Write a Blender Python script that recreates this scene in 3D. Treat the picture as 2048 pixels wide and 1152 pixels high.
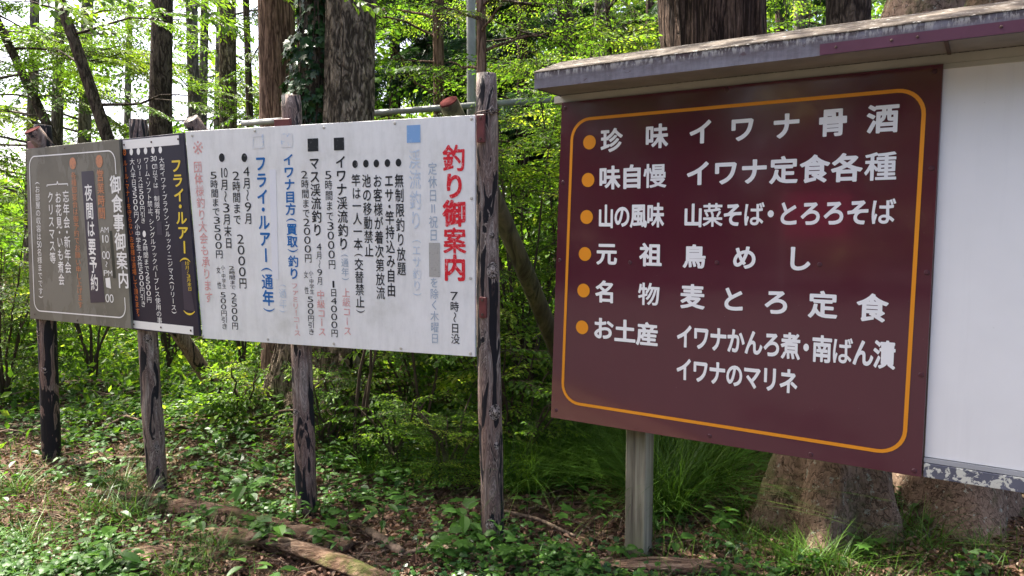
import bpy, math, random
import numpy as np
from mathutils import Vector, Matrix, Euler

for _o in list(bpy.data.objects):
    bpy.data.objects.remove(_o)
SC = bpy.context.scene
COL = SC.collection
rad = math.radians

# ------------------------------------------------------------------ camera, sky, sun, exposure
EYE = 1.56
PITCH = 4.866
cam_d = bpy.data.cameras.new('camera')
cam = bpy.data.objects.new('camera', cam_d)
COL.objects.link(cam)
cam.location = (0, 0, EYE)
cam.rotation_euler = (rad(90 - PITCH), 0, 0)
cam_d.sensor_width = 36
cam_d.lens = 36 * 1480 / 2048
cam_d.clip_start = 0.05
cam_d.clip_end = 1000
SC.camera = cam

SUN_EL, SUN_AZ = 60.0, -50.0           # azimuth from +Y towards +X, degrees
world = bpy.data.worlds.new('World')
SC.world = world
world.use_nodes = True
_nt = world.node_tree
_bg = _nt.nodes['Background']
_sky = _nt.nodes.new('ShaderNodeTexSky')
_sky.sky_type = 'NISHITA'
_sky.sun_disc = False
_sky.sun_elevation = rad(SUN_EL)
_sky.sun_rotation = rad(SUN_AZ)
_sky.air_density = 0.5
_sky.dust_density = 5.0
_sky.ozone_density = 0.1
_nt.links.new(_sky.outputs[0], _bg.inputs[0])
_bg.inputs[1].default_value = 0.15
sun_d = bpy.data.lights.new('sun', 'SUN')
sun_d.energy = 5.0
sun_d.angle = rad(0.5)
sun_d.color = (1.0, 0.94, 0.84)
sun = bpy.data.objects.new('sun', sun_d)
COL.objects.link(sun)
_sd = Vector((math.cos(rad(SUN_EL)) * math.sin(rad(SUN_AZ)), math.cos(rad(SUN_EL)) * math.cos(rad(SUN_AZ)), math.sin(rad(SUN_EL))))
sun.rotation_euler = _sd.to_track_quat('Z', 'Y').to_euler()
SC.view_settings.view_transform = 'Standard'
SC.view_settings.look = 'None'
SC.view_settings.gamma = 1
SC.view_settings.use_curve_mapping = False
SC.view_settings.exposure = 2.2
SC.render.engine = 'CYCLES'
SC.cycles.max_bounces = 8
SC.cycles.diffuse_bounces = 4
SC.cycles.transmission_bounces = 6
SC.cycles.transparent_max_bounces = 6
SC.cycles.use_denoising = True
SC.cycles.sample_clamp_indirect = 6

rng = np.random.default_rng(11)
random.seed(5)

# ------------------------------------------------------------------ helpers
def tag(o, label=None, cat=None, group=None, kind=None):
    if label: o['label'] = label
    if cat: o['category'] = cat
    if group: o['group'] = group
    if kind: o['kind'] = kind
    return o

def empty(name, loc=(0, 0, 0), rz=0.0):
    o = bpy.data.objects.new(name, None)
    o.empty_display_size = 0.1
    COL.objects.link(o)
    o.location = loc
    o.rotation_euler = (0, 0, rz)
    return o

def link(name, me, parent=None, loc=None, rot=None):
    o = bpy.data.objects.new(name, me)
    COL.objects.link(o)
    if parent is not None: o.parent = parent
    if loc is not None: o.location = loc
    if rot is not None: o.rotation_euler = rot
    return o

def mesh(name, V, F, mats, smooth=False, tint=None, mi=None):
    """F: list of (n,k) int arrays (k = 3 or 4) or list of index lists."""
    V = np.asarray(V, dtype=np.float32).reshape(-1, 3)
    me = bpy.data.meshes.new(name)
    if isinstance(F, np.ndarray): F = [F]
    if len(F) and isinstance(F[0], np.ndarray) and F[0].ndim == 2:
        F = [np.asarray(f, dtype=np.int32) for f in F if len(f)]
        loops = np.concatenate([f.ravel() for f in F])
        counts = np.concatenate([np.full(len(f), f.shape[1], dtype=np.int32) for f in F])
    else:
        loops = np.array([i for f in F for i in f], dtype=np.int32)
        counts = np.array([len(f) for f in F], dtype=np.int32)
    starts = np.concatenate([[0], np.cumsum(counts)[:-1]]).astype(np.int32)
    me.vertices.add(len(V)); me.vertices.foreach_set('co', V.ravel())
    me.loops.add(len(loops)); me.loops.foreach_set('vertex_index', loops)
    me.polygons.add(len(counts)); me.polygons.foreach_set('loop_start', starts)
    me.polygons.foreach_set('loop_total', counts)
    me.polygons.foreach_set('use_smooth', np.full(len(counts), bool(smooth)))
    if not isinstance(mats, (list, tuple)): mats = [mats]
    for m in mats: me.materials.append(m)
    if mi is not None: me.polygons.foreach_set('material_index', np.asarray(mi, dtype=np.int32))
    if tint is not None:
        a = me.attributes.new('tint', 'FLOAT', 'POINT')
        a.data.foreach_set('value', np.asarray(tint, dtype=np.float32))
    me.update(calc_edges=True)
    me.validate()
    return me

# value noise on arrays (N,3)
_perm = np.random.default_rng(3).random(4096).astype(np.float32)
def vnoise(P):
    P = np.asarray(P, dtype=np.float64)
    I = np.floor(P).astype(np.int64); f = P - I
    f = f * f * (3 - 2 * f)
    def h(a, b, c): return _perm[(a * 73856093 ^ b * 19349663 ^ c * 83492791) & 4095]
    x, y, z = I[..., 0], I[..., 1], I[..., 2]; u, v, w = f[..., 0], f[..., 1], f[..., 2]
    r = 0
    for dx in (0, 1):
        for dy in (0, 1):
            for dz in (0, 1):
                r = r + h(x + dx, y + dy, z + dz) * (u if dx else 1 - u) * (v if dy else 1 - v) * (w if dz else 1 - w)
    return r
def fbm(P, o=4):
    P = np.asarray(P, dtype=np.float64); a, s, t = 1.0, 0, 0
    for i in range(o):
        s = s + a * vnoise(P * 2 ** i + 17.3 * i); t += a; a *= .5
    return s / t

def tube(pts, radii, n=8, cap=True, ridge=0.0, ridge_n=3.0, flat=1.0, seed=0.0):
    pts = np.asarray(pts, float); m = len(pts)
    radii = np.broadcast_to(np.asarray(radii, float), (m,))
    T = np.gradient(pts, axis=0); T /= np.linalg.norm(T, axis=1)[:, None] + 1e-9
    up = np.array([0, 0, 1.0]) if abs(T[0, 2]) < .9 else np.array([1.0, 0, 0])
    A = np.cross(T, up); A /= np.linalg.norm(A, axis=1)[:, None] + 1e-9
    B = np.cross(T, A)
    th = np.linspace(0, 2 * np.pi, n, endpoint=False)
    c, s = np.cos(th)[None, :, None], np.sin(th)[None, :, None] * flat
    R = np.repeat(radii[:, None], n, 1)
    if ridge:
        L = np.concatenate([[0], np.cumsum(np.linalg.norm(np.diff(pts, axis=0), axis=1))])
        q = np.stack([np.cos(th)[None, :] * ridge_n + seed + 0 * L[:, None], np.sin(th)[None, :] * ridge_n + 0 * L[:, None], L[:, None] * 3 + 0 * th[None, :]], -1)
        R = R * (1 + ridge * (fbm(q, 3) - .5) * 2)
    V = pts[:, None, :] + R[:, :, None] * (A[:, None, :] * c + B[:, None, :] * s)
    V = V.reshape(-1, 3)
    i = np.arange(m - 1)[:, None] * n; j = np.arange(n)[None, :]; k = (j + 1) % n
    Q = np.stack([i + j, i + n + j, i + n + k, i + k], -1).reshape(-1, 4)
    if cap:
        V = np.vstack([V, pts[0], pts[-1]])
        a = len(V) - 2
        jj = np.arange(n); kk = (jj + 1) % n
        t0 = np.stack([np.full(n, a), jj, kk], -1); t1 = np.stack([np.full(n, a + 1), (m - 1) * n + kk, (m - 1) * n + jj], -1)
        return V, Q, np.vstack([t0, t1])
    return V, Q, np.zeros((0, 3), int)

class MB:
    """collects pieces of ONE mesh"""
    def __init__(s): s.V = []; s.Q = []; s.T = []; s.N = []; s.n = 0; s.t = []
    def add(s, V, Q=None, T=None, tint=None):
        V = np.asarray(V, float).reshape(-1, 3)
        if Q is not None and len(Q): s.Q.append(np.asarray(Q) + s.n)
        if T is not None and len(T): s.T.append(np.asarray(T) + s.n)
        s.V.append(V); s.t.append(np.full(len(V), .5) if tint is None else np.broadcast_to(tint, (len(V),)))
        s.n += len(V); return s
    def box(s, c, d, R=None, bev=0.0):
        c = np.asarray(c, float); h = np.asarray(d, float) / 2
        if bev > 0:
            b = bev; pts = []
            for sx in (-1, 1):
                for sy in (-1, 1):
                    for sz in (-1, 1):
                        for ax in range(3):
                            p = np.array([sx * h[0], sy * h[1], sz * h[2]])
                            for k in range(3):
                                if k != ax: p[k] -= np.sign(p[k]) * b
                            pts.append(p)
            bm = __import__('bmesh').new()
            for p in pts: bm.verts.new(p)
            __import__('bmesh').ops.convex_hull(bm, input=bm.verts)
            bm.verts.index_update()
            V = np.array([v.co[:] for v in bm.verts]); T = np.array([[v.index for v in f.verts] for f in bm.faces if len(f.verts) == 3]); Q = np.array([[v.index for v in f.verts] for f in bm.faces if len(f.verts) == 4]).reshape(-1, 4)
            bm.free()
            if R is not None: V = V @ np.asarray(R).T
            return s.add(V + c, Q.astype(int), T.astype(int).reshape(-1, 3))
        V = np.array([[x, y, z] for x in (-1, 1) for y in (-1, 1) for z in (-1, 1)], float) * h
        if R is not None: V = V @ np.asarray(R).T
        Q = [[0, 1, 3, 2], [4, 6, 7, 5], [0, 4, 5, 1], [2, 3, 7, 6], [0, 2, 6, 4], [1, 5, 7, 3]]
        return s.add(V + c, Q)
    def tube(s, *a, tint=None, **k):
        V, Q, T = tube(*a, **k); return s.add(V, Q, T, tint)
    def build(s, name, mat, parent=None, smooth=False, tint=False, loc=None, rot=None):
        me = s.mesh(name, mat, smooth, tint)
        return link(name, me, parent, loc, rot)
    def mesh(s, name, mat, smooth=False, tint=False):
        F = []
        if s.Q: F.append(np.concatenate(s.Q))
        if s.T: F.append(np.concatenate(s.T))
        return mesh(name, np.concatenate(s.V), F, mat, smooth, np.concatenate(s.t) if tint else None)

# ------------------------------------------------------------------ materials
class NT:
    def __init__(s, name):
        s.m = bpy.data.materials.new(name); s.m.use_nodes = True; s.t = s.m.node_tree
        s.b = s.t.nodes['Principled BSDF']; s.out = s.t.nodes['Material Output']
    def n(s, ty, **k):
        nd = s.t.nodes.new('ShaderNode' + ty)
        for a, v in k.items(): setattr(nd, a, v)
        return nd
    def l(s, a, b): s.t.links.new(a, b)
    def coords(s, scale=(1, 1, 1), kind='Object', rot=(0, 0, 0)):
        tc = s.n('TexCoord'); mp = s.n('Mapping'); mp.inputs['Scale'].default_value = scale; mp.inputs['Rotation'].default_value = rot
        s.l(tc.outputs[kind], mp.inputs[0]); return mp.outputs[0]
    def noise(s, vec, scale, detail=4, rough=.55, dist=0.0):
        nd = s.n('TexNoise'); nd.inputs['Scale'].default_value = scale; nd.inputs['Detail'].default_value = detail
        nd.inputs['Roughness'].default_value = rough; nd.inputs['Distortion'].default_value = dist
        s.l(vec, nd.inputs['Vector']); return nd.outputs['Fac']
    def ramp(s, fac, stops, interp='LINEAR'):
        r = s.n('ValToRGB'); cr = r.color_ramp; cr.interpolation = interp
        while len(cr.elements) > 1: cr.elements.remove(cr.elements[-1])
        for i, (p, c) in enumerate(stops):
            e = cr.elements[0] if i == 0 else cr.elements.new(p)
            e.position = p; e.color = (*c, 1) if len(c) == 3 else c
        s.l(fac, r.inputs[0]); return r.outputs[0]
    def mix(s, fac, a, b, mode='MIX'):
        m = s.n('MixRGB', blend_type=mode)
        for i, v in ((0, fac), (1, a), (2, b)):
            if isinstance(v, (int, float)): m.inputs[i].default_value = v
            elif isinstance(v, tuple): m.inputs[i].default_value = (*v, 1)
            else: s.l(v, m.inputs[i])
        return m.outputs[0]
    def bump(s, h, strength=.3, dist=.01):
        b = s.n('Bump'); b.inputs['Strength'].default_value = strength; b.inputs['Distance'].default_value = dist
        s.l(h, b.inputs['Height']); s.l(b.outputs[0], s.b.inputs['Normal']); return b.outputs[0]
    def col(s, c):
        if isinstance(c, tuple): s.b.inputs['Base Color'].default_value = (*c, 1)
        else: s.l(c, s.b.inputs['Base Color'])
    def rough(s, r, spec=None):
        if isinstance(r, (int, float)): s.b.inputs['Roughness'].default_value = r
        else: s.l(r, s.b.inputs['Roughness'])
        if spec is not None: s.b.inputs['Specular IOR Level'].default_value = spec

W3 = lambda v: (v, v, v)
def paint(name, c, r=.45, var=.15, scale=6.0, spec=.4, bump=0.0):
    t = NT(name); v = t.coords()
    f = t.noise(v, scale, 5, .6)
    t.col(t.mix(1.0, t.ramp(f, [(.3, W3(1 - var)), (.7, W3(1.0))]), tuple(c), 'MULTIPLY'))
    t.rough(r, spec)
    if bump: t.bump(t.noise(v, scale * 12, 3), bump, .002)
    return t.m

def m_leaf(name, cols, trans=.5, tcol=1.7, rough=.45):
    t = NT(name)
    at = t.n('Attribute'); at.attribute_name = 'tint'
    oi = t.n('ObjectInfo')
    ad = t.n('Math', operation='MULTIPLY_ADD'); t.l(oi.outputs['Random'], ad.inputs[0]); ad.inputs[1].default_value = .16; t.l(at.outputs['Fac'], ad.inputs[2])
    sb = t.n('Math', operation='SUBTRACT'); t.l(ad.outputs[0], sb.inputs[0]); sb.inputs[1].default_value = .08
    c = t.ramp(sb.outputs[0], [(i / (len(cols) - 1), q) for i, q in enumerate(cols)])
    t.col(c); t.rough(rough, .22)
    tr = t.n('BsdfTranslucent')
    t.l(t.mix(1.0, c, (tcol * 1.05, tcol * 1.0, tcol * .45), 'MULTIPLY'), tr.inputs[0])
    mx = t.n('MixShader'); mx.inputs[0].default_value = trans
    t.l(t.b.outputs[0], mx.inputs[1]); t.l(tr.outputs[0], mx.inputs[2]); t.l(mx.outputs[0], t.out.inputs[0])
    return t.m

def m_bark(name, dark, light, sx=14, sz=2.2, moss=None, bump=.9, lichen=None):
    t = NT(name); v = t.coords((sx, sx, sz))
    f = t.noise(v, 1.0, 8, .65, .6)
    v2 = t.coords((3, 3, 1.2))
    g = t.noise(v2, 1.0, 4, .6)
    c = t.ramp(f, [(.34, dark), (.5, tuple((a + b) / 2 for a, b in zip(dark, light))), (.66, light)])
    c = t.mix(1.0, c, t.ramp(g, [(.3, W3(.65)), (.7, W3(1.15))]), 'MULTIPLY')
    if moss:
        c = t.mix(t.ramp(t.noise(t.coords((2.2, 2.2, 1.5)), 1.3, 7, .7), [(.5, W3(0)), (.62, W3(.75))]), c, moss)
    if lichen:
        c = t.mix(t.ramp(t.noise(t.coords((9, 9, 9)), 1.3, 6, .7), [(.6, W3(0)), (.66, W3(.7))]), c, lichen)
    t.col(c); t.rough(.9, .15); t.bump(f, bump, .02)
    return t.m

def m_charred(name='charred_wood', th=.425):
    """scorched log: black burnt patches between pale weathered wood, growth lines flowing round the patches"""
    t = NT(name); tc = t.n('TexCoord'); oi = t.n('ObjectInfo')
    cv = t.n('CombineXYZ'); sc = t.n('VectorMath', operation='SCALE'); vm = t.n('VectorMath', operation='ADD')
    for k in range(3): t.l(oi.outputs['Random'], cv.inputs[k])
    t.l(cv.outputs[0], sc.inputs[0]); sc.inputs['Scale'].default_value = 31.0
    t.l(tc.outputs['Object'], vm.inputs[0]); t.l(sc.outputs[0], vm.inputs[1])
    def mp(s):
        m = t.n('Mapping'); m.inputs['Scale'].default_value = s; t.l(vm.outputs[0], m.inputs[0]); return m.outputs[0]
    f = t.noise(mp((16, 16, 3.0)), 1.0, 3, .5, 1.5)
    w = t.n('Math', operation='MULTIPLY'); t.l(f, w.inputs[0]); w.inputs[1].default_value = 150
    sn = t.n('Math', operation='SINE'); t.l(w.outputs[0], sn.inputs[0])
    rings = t.ramp(sn.outputs[0], [(.0, W3(.62)), (.55, W3(1.0)), (1, W3(1.05))])
    g = t.noise(mp((70, 70, 6)), 1.0, 5, .65, .5)
    c = t.ramp(f, [(th, (.013, .012, .015)), (th + .018, (.035, .03, .032)), (th + .036, (.42, .36, .31)), (th + .06, (.19, .14, .12)), (th + .12, (.26, .20, .175)), (th + .24, (.46, .40, .35))])
    big = t.noise(mp((1.6, 1.6, 1.6)), 1.0, 3)
    c = t.mix(t.ramp(big, [(.36, W3(0)), (.58, W3(.65))]), c, (.23, .13, .10))
    c = t.mix(1.0, c, rings, 'MULTIPLY'); c = t.mix(1.0, c, t.ramp(g, [(.32, W3(.45)), (.56, W3(1.08))]), 'MULTIPLY')
    c = t.mix(t.ramp(f, [(th, W3(1)), (th + .022, W3(0))]), c, (.013, .012, .015))
    t.col(c); t.rough(.72, .25); t.bump(t.mix(.5, f, g), .9, .014)
    return t.m
# ------------------------------------------------------------------ lettering tables: (text, u,v of the top, u,v of the bottom, width, colour, stroke weight), metres on the board
WHITE = [('釣り御案内', 1.6796, 1.0732, 1.6806, 0.3839, 0.1302, 'red', 0.034),
 ('7時〜日没', 1.6754, 0.3338, 1.6819, 0.0604, 0.0513, 'ink', 0.01),
 ('定休日‖祝日', 1.5589, 0.9885, 1.5622, 0.5847, 0.0517, 'faded', 0.004),
 ('を除く木曜日', 1.5629, 0.4031, 1.5644, 0.0559, 0.0498, 'faded', 0.004),
 ('渓流釣り', 1.457, 1.0574, 1.4618, 0.6421, 0.0702, 'pale', 0.012),
 ('(エサ釣り)', 1.4639, 0.6086, 1.4638, 0.2875, 0.053, 'pale', 0.004),
 ('無制限釣り放題', 1.3658, 0.9364, 1.3748, 0.4042, 0.0537, 'ink', 0.014),
 ('エサ・竿持込み自由', 1.3057, 0.9378, 1.3123, 0.2914, 0.0544, 'ink', 0.014),
 ('お客様が着次第放流', 1.2371, 0.9361, 1.2478, 0.2741, 0.055, 'ink', 0.014),
 ('池の移動禁止', 1.1703, 0.9377, 1.1818, 0.4977, 0.0555, 'ink', 0.014),
 ('竿は一人一本(交替禁止)', 1.1067, 0.9392, 1.1221, 0.1817, 0.0563, 'ink', 0.014),
 ('イワナ渓流釣り', 1.015, 1.0411, 1.0238, 0.5327, 0.0679, 'ink', 0.02),
 ('(通年)', 1.0277, 0.5246, 1.0309, 0.3606, 0.0492, 'faded', 0.004),
 ('上級コース', 1.0329, 0.3313, 1.0382, 0.0713, 0.0521, 'pink', 0.008),
 ('5時間まで3000円', 0.934, 0.963, 0.9486, 0.4293, 0.0496, 'ink', 0.004),
 ('1日4000円', 0.9541, 0.3704, 0.9549, 0.0573, 0.0473, 'ink', 0.006),
 ('マス渓流釣り', 0.8463, 1.0385, 0.86, 0.6076, 0.067, 'ink', 0.02),
 ('4月〜9月', 0.8661, 0.5734, 0.8684, 0.3407, 0.0393, 'ink', 0.0),
 ('中級コース', 0.8706, 0.3145, 0.8752, 0.0591, 0.0536, 'pink', 0.008),
 ('2時間まで2000円', 0.7826, 0.9669, 0.7954, 0.4619, 0.051, 'ink', 0.004),
 ('小・中学生', 0.8098, 0.4204, 0.8162, 0.2888, 0.0312, 'ink', 0),
 ('女  性', 0.7771, 0.4197, 0.7805, 0.2877, 0.0286, 'ink', 0),
 ('500円引き', 0.8017, 0.2787, 0.8057, 0.0615, 0.0457, 'ink', 0.004),
 ('イワナ目方(買取)釣り', 0.6788, 1.0615, 0.6994, 0.3673, 0.072, 'blue', 0.024),
 ('ファミリーコース', 0.699, 0.3516, 0.7118, 0.0504, 0.0493, 'pink', 0.004),
 ('(通年)', 0.6189, 0.3531, 0.6188, 0.166, 0.053, 'pale', 0),
 ('フライ・ルアー(通年)', 0.4922, 1.0581, 0.5235, 0.1558, 0.0804, 'blue', 0.024),
 ('4月〜9月', 0.3931, 1.001, 0.4004, 0.6725, 0.0543, 'ink', 0.01),
 ('10月〜3月末日', 0.2328, 1.0005, 0.2555, 0.5334, 0.0558, 'ink', 0.01),
 ('2時間まで', 0.3209, 0.9762, 0.3196, 0.67, 0.0581, 'ink', 0.008),
 ('2000円', 0.3376, 0.6208, 0.347, 0.3046, 0.0583, 'ink', 0.008),
 ('5時間まで3500円', 0.1586, 0.9779, 0.1844, 0.4761, 0.0565, 'ink', 0.008),
 ('小・中学生', 0.2064, 0.4388, 0.2117, 0.3005, 0.0314, 'ink', 0),
 ('女  性', 0.1731, 0.4319, 0.177, 0.2994, 0.0316, 'ink', 0),
 ('500円引き', 0.2, 0.2837, 0.2051, 0.0631, 0.0474, 'ink', 0.004),
 ('2時間まで', 0.2687, 0.4363, 0.2741, 0.2986, 0.0467, 'ink', 0.004),
 ('2500円', 0.2781, 0.2812, 0.2805, 0.0656, 0.0499, 'ink', 0.006),
 ('※', 0.0425, 1.1385, 0.0393, 1.0679, 0.0891, 'red', -0.004),
 ('団体様釣り大会も承ります', 0.0459, 1.0392, 0.0969, 0.2141, 0.064, 'pink', 0.012)]
WDOTS = [(1.3641, 0.9909, 0.02), (1.2989, 0.9905, 0.0201), (1.2329, 0.9902, 0.0202), (1.17, 0.9909, 0.0203), (1.1038, 0.9905, 0.0204), (0.3828, 1.0472, 0.0241), (0.2241, 1.0522, 0.0244)]
WSQ = [([(0.9751, 1.1328), (1.0385, 1.0665)], 'ink'), ([(0.8084, 1.135), (0.8762, 1.0664)], 'ink'), ([(1.4147, 1.1776), (1.4922, 1.089)], 'sky'), ([(0.6347, 1.169), (0.7112, 1.0932)], 'skyworn'), ([(0.4384, 1.1713), (0.5185, 1.093)], 'skyfaint'), ([(0.5513, 0.9764), (0.5943, 0.367)], 'patch'), ([(1.5349, 0.579), (1.5975, 0.404)], 'grime')]
DARK = [('フライ・ルアー', 0.5172, 1.0519, 0.573, 0.4865, 0.1028, 'yellow', 0.024),
 ('(', 0.5683, 0.4736, 0.5706, 0.4441, 0.0989, 'yellow', 0.0),
 ('10月〜3月末日', 0.5846, 0.4483, 0.606, 0.2718, 0.0394, 'yellow', 0),
 (')', 0.5874, 0.1519, 0.5937, 0.1225, 0.1069, 'yellow', 0.0),
 ('大型イワナ・ブラウン・ブルック・ニジマス(リリース)', 0.3873, 1.0653, 0.4513, 0.1204, 0.051, 'white', 0),
 ('30', 0.3098, 1.0778, 0.3176, 1.0387, 0.0621, 'white', 0),
 ('cm以下は', 0.3191, 1.0296, 0.3239, 0.8793, 0.0497, 'white', 0),
 ('制限有り', 0.3274, 0.8376, 0.3321, 0.6838, 0.0539, 'white', 0.004),
 ('ワーム・ソフト禁止、シングルフックバーブレス使用の事', 0.2404, 1.0719, 0.3088, 0.0582, 0.0527, 'white', 0),
 ('リリースは500円引き', 0.1699, 1.0672, 0.1876, 0.6682, 0.0513, 'white', 0),
 ('2時間まで2500円', 0.1941, 0.5751, 0.2148, 0.1804, 0.0515, 'white', 0),
 ('大人半日3500円/小中学生・女性500円引き', 0.101, 1.0702, 0.1546, 0.15, 0.0522, 'white', 0),
 ('ルール・マナーを守らないお客様は退場して頂きます。', 0.0305, 1.064, 0.095, 0.0783, 0.0441, 'orange', 0.004)]
DDOTS = [(0.3797, 1.1066, 0.0204, 'white'), (0.3097, 1.1075, 0.0205, 'white'), (0.2386, 1.1084, 0.0207, 'white'), (0.1684, 1.1079, 0.0209, 'white'), (0.0972, 1.1087, 0.021, 'white'), (0.1919, 0.6057, 0.02, 'white'), (0.0294, 1.1093, 0.0199, 'orange')]
GREY = [('御食事御案内', 1.0383, 0.9659, 1.0844, 0.2544, 0.1175, 'white', 0.02),
 ('営業時間', 0.8852, 1.0078, 0.8832, 0.6901, 0.0794, 'worn', 0.02),
 ('AM', 0.9031, 0.646, 0.9043, 0.6019, 0.0935, 'white', 0),
 ('10', 0.9039, 0.5964, 0.9038, 0.5356, 0.0842, 'white', 0.01),
 (':', 0.9055, 0.5274, 0.9056, 0.4997, 0.0702, 'white', 0.01),
 ('00', 0.9075, 0.4942, 0.9072, 0.4305, 0.0843, 'white', 0.01),
 ('〜', 0.9091, 0.425, 0.9082, 0.3833, 0.0703, 'white', 0.006),
 ('PM', 0.9211, 0.3698, 0.92, 0.3253, 0.0936, 'white', 0),
 ('00', 0.9234, 0.2196, 0.9253, 0.1526, 0.0891, 'white', 0.01),
 ('夜間は要予約', 0.7476, 0.9202, 0.7696, 0.2238, 0.0868, 'white', 0.02),
 ('各種御宴会は御予約でお願い申し上げます', 0.5908, 1.0019, 0.5974, 0.1034, 0.0624, 'worn', 0.006),
 ('忘年会・新年会', 0.4924, 0.8846, 0.4731, 0.3301, 0.0765, 'white', 0.01),
 ('お花見・いも煮会', 0.3998, 0.8795, 0.3881, 0.2465, 0.0727, 'white', 0.01),
 ('クリスマス等', 0.3086, 0.8816, 0.2964, 0.3909, 0.074, 'white', 0.01),
 ('(お部屋の収容は50名様までです)', 0.1557, 0.9587, 0.1236, 0.1373, 0.0601, 'white', 0)]
GBOX = [([(0.6792, 0.9988), (0.814, 1.0008), (0.8717, 0.1582), (0.7122, 0.1456)], 'navy'), ([(0.9543, 0.6173), (0.982, 0.6174), (1.0006, 0.3198), (0.9706, 0.3188)], 'black'), ([(0.8886, 0.313), (0.9382, 0.3204), (0.9443, 0.2484), (0.8936, 0.2574)], 'white')]
GOVAL = [[(0.8822, 1.0569), (0.9193, 1.0553), (0.8854, 1.0975)], [(0.5881, 1.0554), (0.6251, 1.0538), (0.5915, 1.0945)]]
GBORD = [(0.0709, 1.1209), (1.0475, 1.1166), (1.0889, 0.0691), (0.0325, 0.0562)]
GBRACE = [(0.2718, 0.9116), (0.273, 0.9232), (0.3911, 0.9258), (0.4007, 0.9456), (0.4066, 0.9253), (0.5189, 0.9251), (0.5201, 0.9109)]
DSTRIP = [[(-0.0246, 1.1907), (0.5707, 1.1908), (0.5685, 1.1535), (-0.0271, 1.1561)], [(0.0232, 0.0351), (0.6943, 0.0375), (0.6927, 0.0064), (0.0207, 0.0003)]]
DBOX = [[(0.299, 0.8799), (0.3507, 0.8786), (0.3563, 0.8371), (0.3046, 0.8381)], [(0.3153, 0.6812), (0.3629, 0.6811), (0.3681, 0.6003), (0.3185, 0.6026)], [(0.5328, 0.4432), (0.5725, 0.4442), (0.6423, 0.1513), (0.5442, 0.1586)]]
MROWS = [('珍味', 0.2948, 1.3628, 0.5175, 1.3672, 0.1012, 1.0),
 ('イワナ骨酒', 0.7219, 1.3725, 1.4346, 1.3751, 0.1026, 1.0),
 ('味自慢', 0.2872, 1.1897, 0.5126, 1.1905, 0.1022, 1.0),
 ('イワナ定食各種', 0.7141, 1.1937, 1.4332, 1.1941, 0.1036, 1.0),
 ('山の風味', 0.2708, 1.0092, 0.518, 1.013, 0.1033, 1.0),
 ('山菜そば・とろろそば', 0.6943, 1.0107, 1.4482, 1.0201, 0.0965, 1.0),
 ('元祖', 0.2766, 0.8334, 0.498, 0.8326, 0.0995, 1.0),
 ('鳥めし', 0.7036, 0.8297, 1.1439, 0.8319, 0.0972, 1.0),
 ('名物', 0.2713, 0.6514, 0.4929, 0.6512, 0.0982, 1.0),
 ('麦とろ定食', 0.6987, 0.651, 1.4246, 0.6449, 0.1024, 1.0),
 ('お土産', 0.2633, 0.4741, 0.4877, 0.4656, 0.1014, 1.0),
 ('イワナかんろ煮・南ばん漬', 0.6666, 0.4704, 1.4745, 0.4634, 0.1038, 1.0),
 ('イワナのマリネ', 0.6673, 0.3201, 1.1195, 0.3177, 0.1014, 1.0)]
MDOTS = [(0.1805, 1.3597), (0.1746, 1.1823), (0.1687, 1.0064), (0.1614, 0.8287), (0.1552, 0.6515), (0.1491, 0.4713)]
MBORD = [(0.0832, 1.3289), (0.3362, 1.4728), (1.5157, 1.4742), (1.5747, 1.3218), (1.561, 0.1763), (1.5197, 0.08), (0.1402, 0.092), (0.0326, 0.197)]

# ------------------------------------------------------------------ lettering from the built-in font, outlines thickened and rounded
_outl = {}
def outline(ch):
    if ch in _outl: return _outl[ch]
    cu = bpy.data.curves.new('glyph', 'FONT'); cu.body = ch
    o = bpy.data.objects.new('glyph', cu); COL.objects.link(o)
    c = o.to_curve(bpy.context.evaluated_depsgraph_get())
    res = []
    for s in c.splines:
        bp = s.bezier_points; n = len(bp); P = []
        for i in range(n):
            a, b = bp[i], bp[(i + 1) % n]
            p0, p1, p2, p3 = [np.array(v[:2]) for v in (a.co, a.handle_right, b.handle_left, b.co)]
            d = np.linalg.norm(p3 - p0)
            dev = abs(np.cross(p3 - p0, p1 - p0)) + abs(np.cross(p3 - p0, p2 - p0))
            k = 1 if dev < 2e-4 else max(2, min(5, int(d * 14) + 1))
            for j in range(k):
                t = j / k
                P.append((1 - t) ** 3 * p0 + 3 * (1 - t) ** 2 * t * p1 + 3 * (1 - t) * t * t * p2 + t ** 3 * p3)
        res.append(np.array(P))
    o.to_curve_clear()
    bpy.data.objects.remove(o); bpy.data.curves.remove(cu)
    _outl[ch] = res
    return res

def sdf_grid(cs, N):
    """signed distance (inside positive) of the nonzero-winding union of closed contours, on an N x N grid over [-.15,1.15]^2"""
    A = np.concatenate(cs); B = np.concatenate([np.roll(c, -1, 0) for c in cs])
    g = np.linspace(-.15, 1.15, N); X, Y = np.meshgrid(g, g - .12, indexing='ij')
    P = np.stack([X.ravel(), Y.ravel()], 1)
    best = np.full(len(P), 9.0); wind = np.zeros(len(P))
    for p, q in zip(A, B):
        d = q - p; L = d @ d
        if L < 1e-12: continue
        w = P - p
        t = np.clip((w @ d) / L, 0, 1)
        best = np.minimum(best, ((w - t[:, None] * d) ** 2).sum(1))
        cr = d[0] * w[:, 1] - d[1] * w[:, 0]
        wind += ((p[1] <= P[:, 1]) & (q[1] > P[:, 1]) & (cr > 0)).astype(float)
        wind -= ((p[1] > P[:, 1]) & (q[1] <= P[:, 1]) & (cr < 0)).astype(float)
    D = np.sqrt(best) * np.where(np.abs(wind) > .5, 1, -1)
    return g, D.reshape(N, N)

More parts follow.
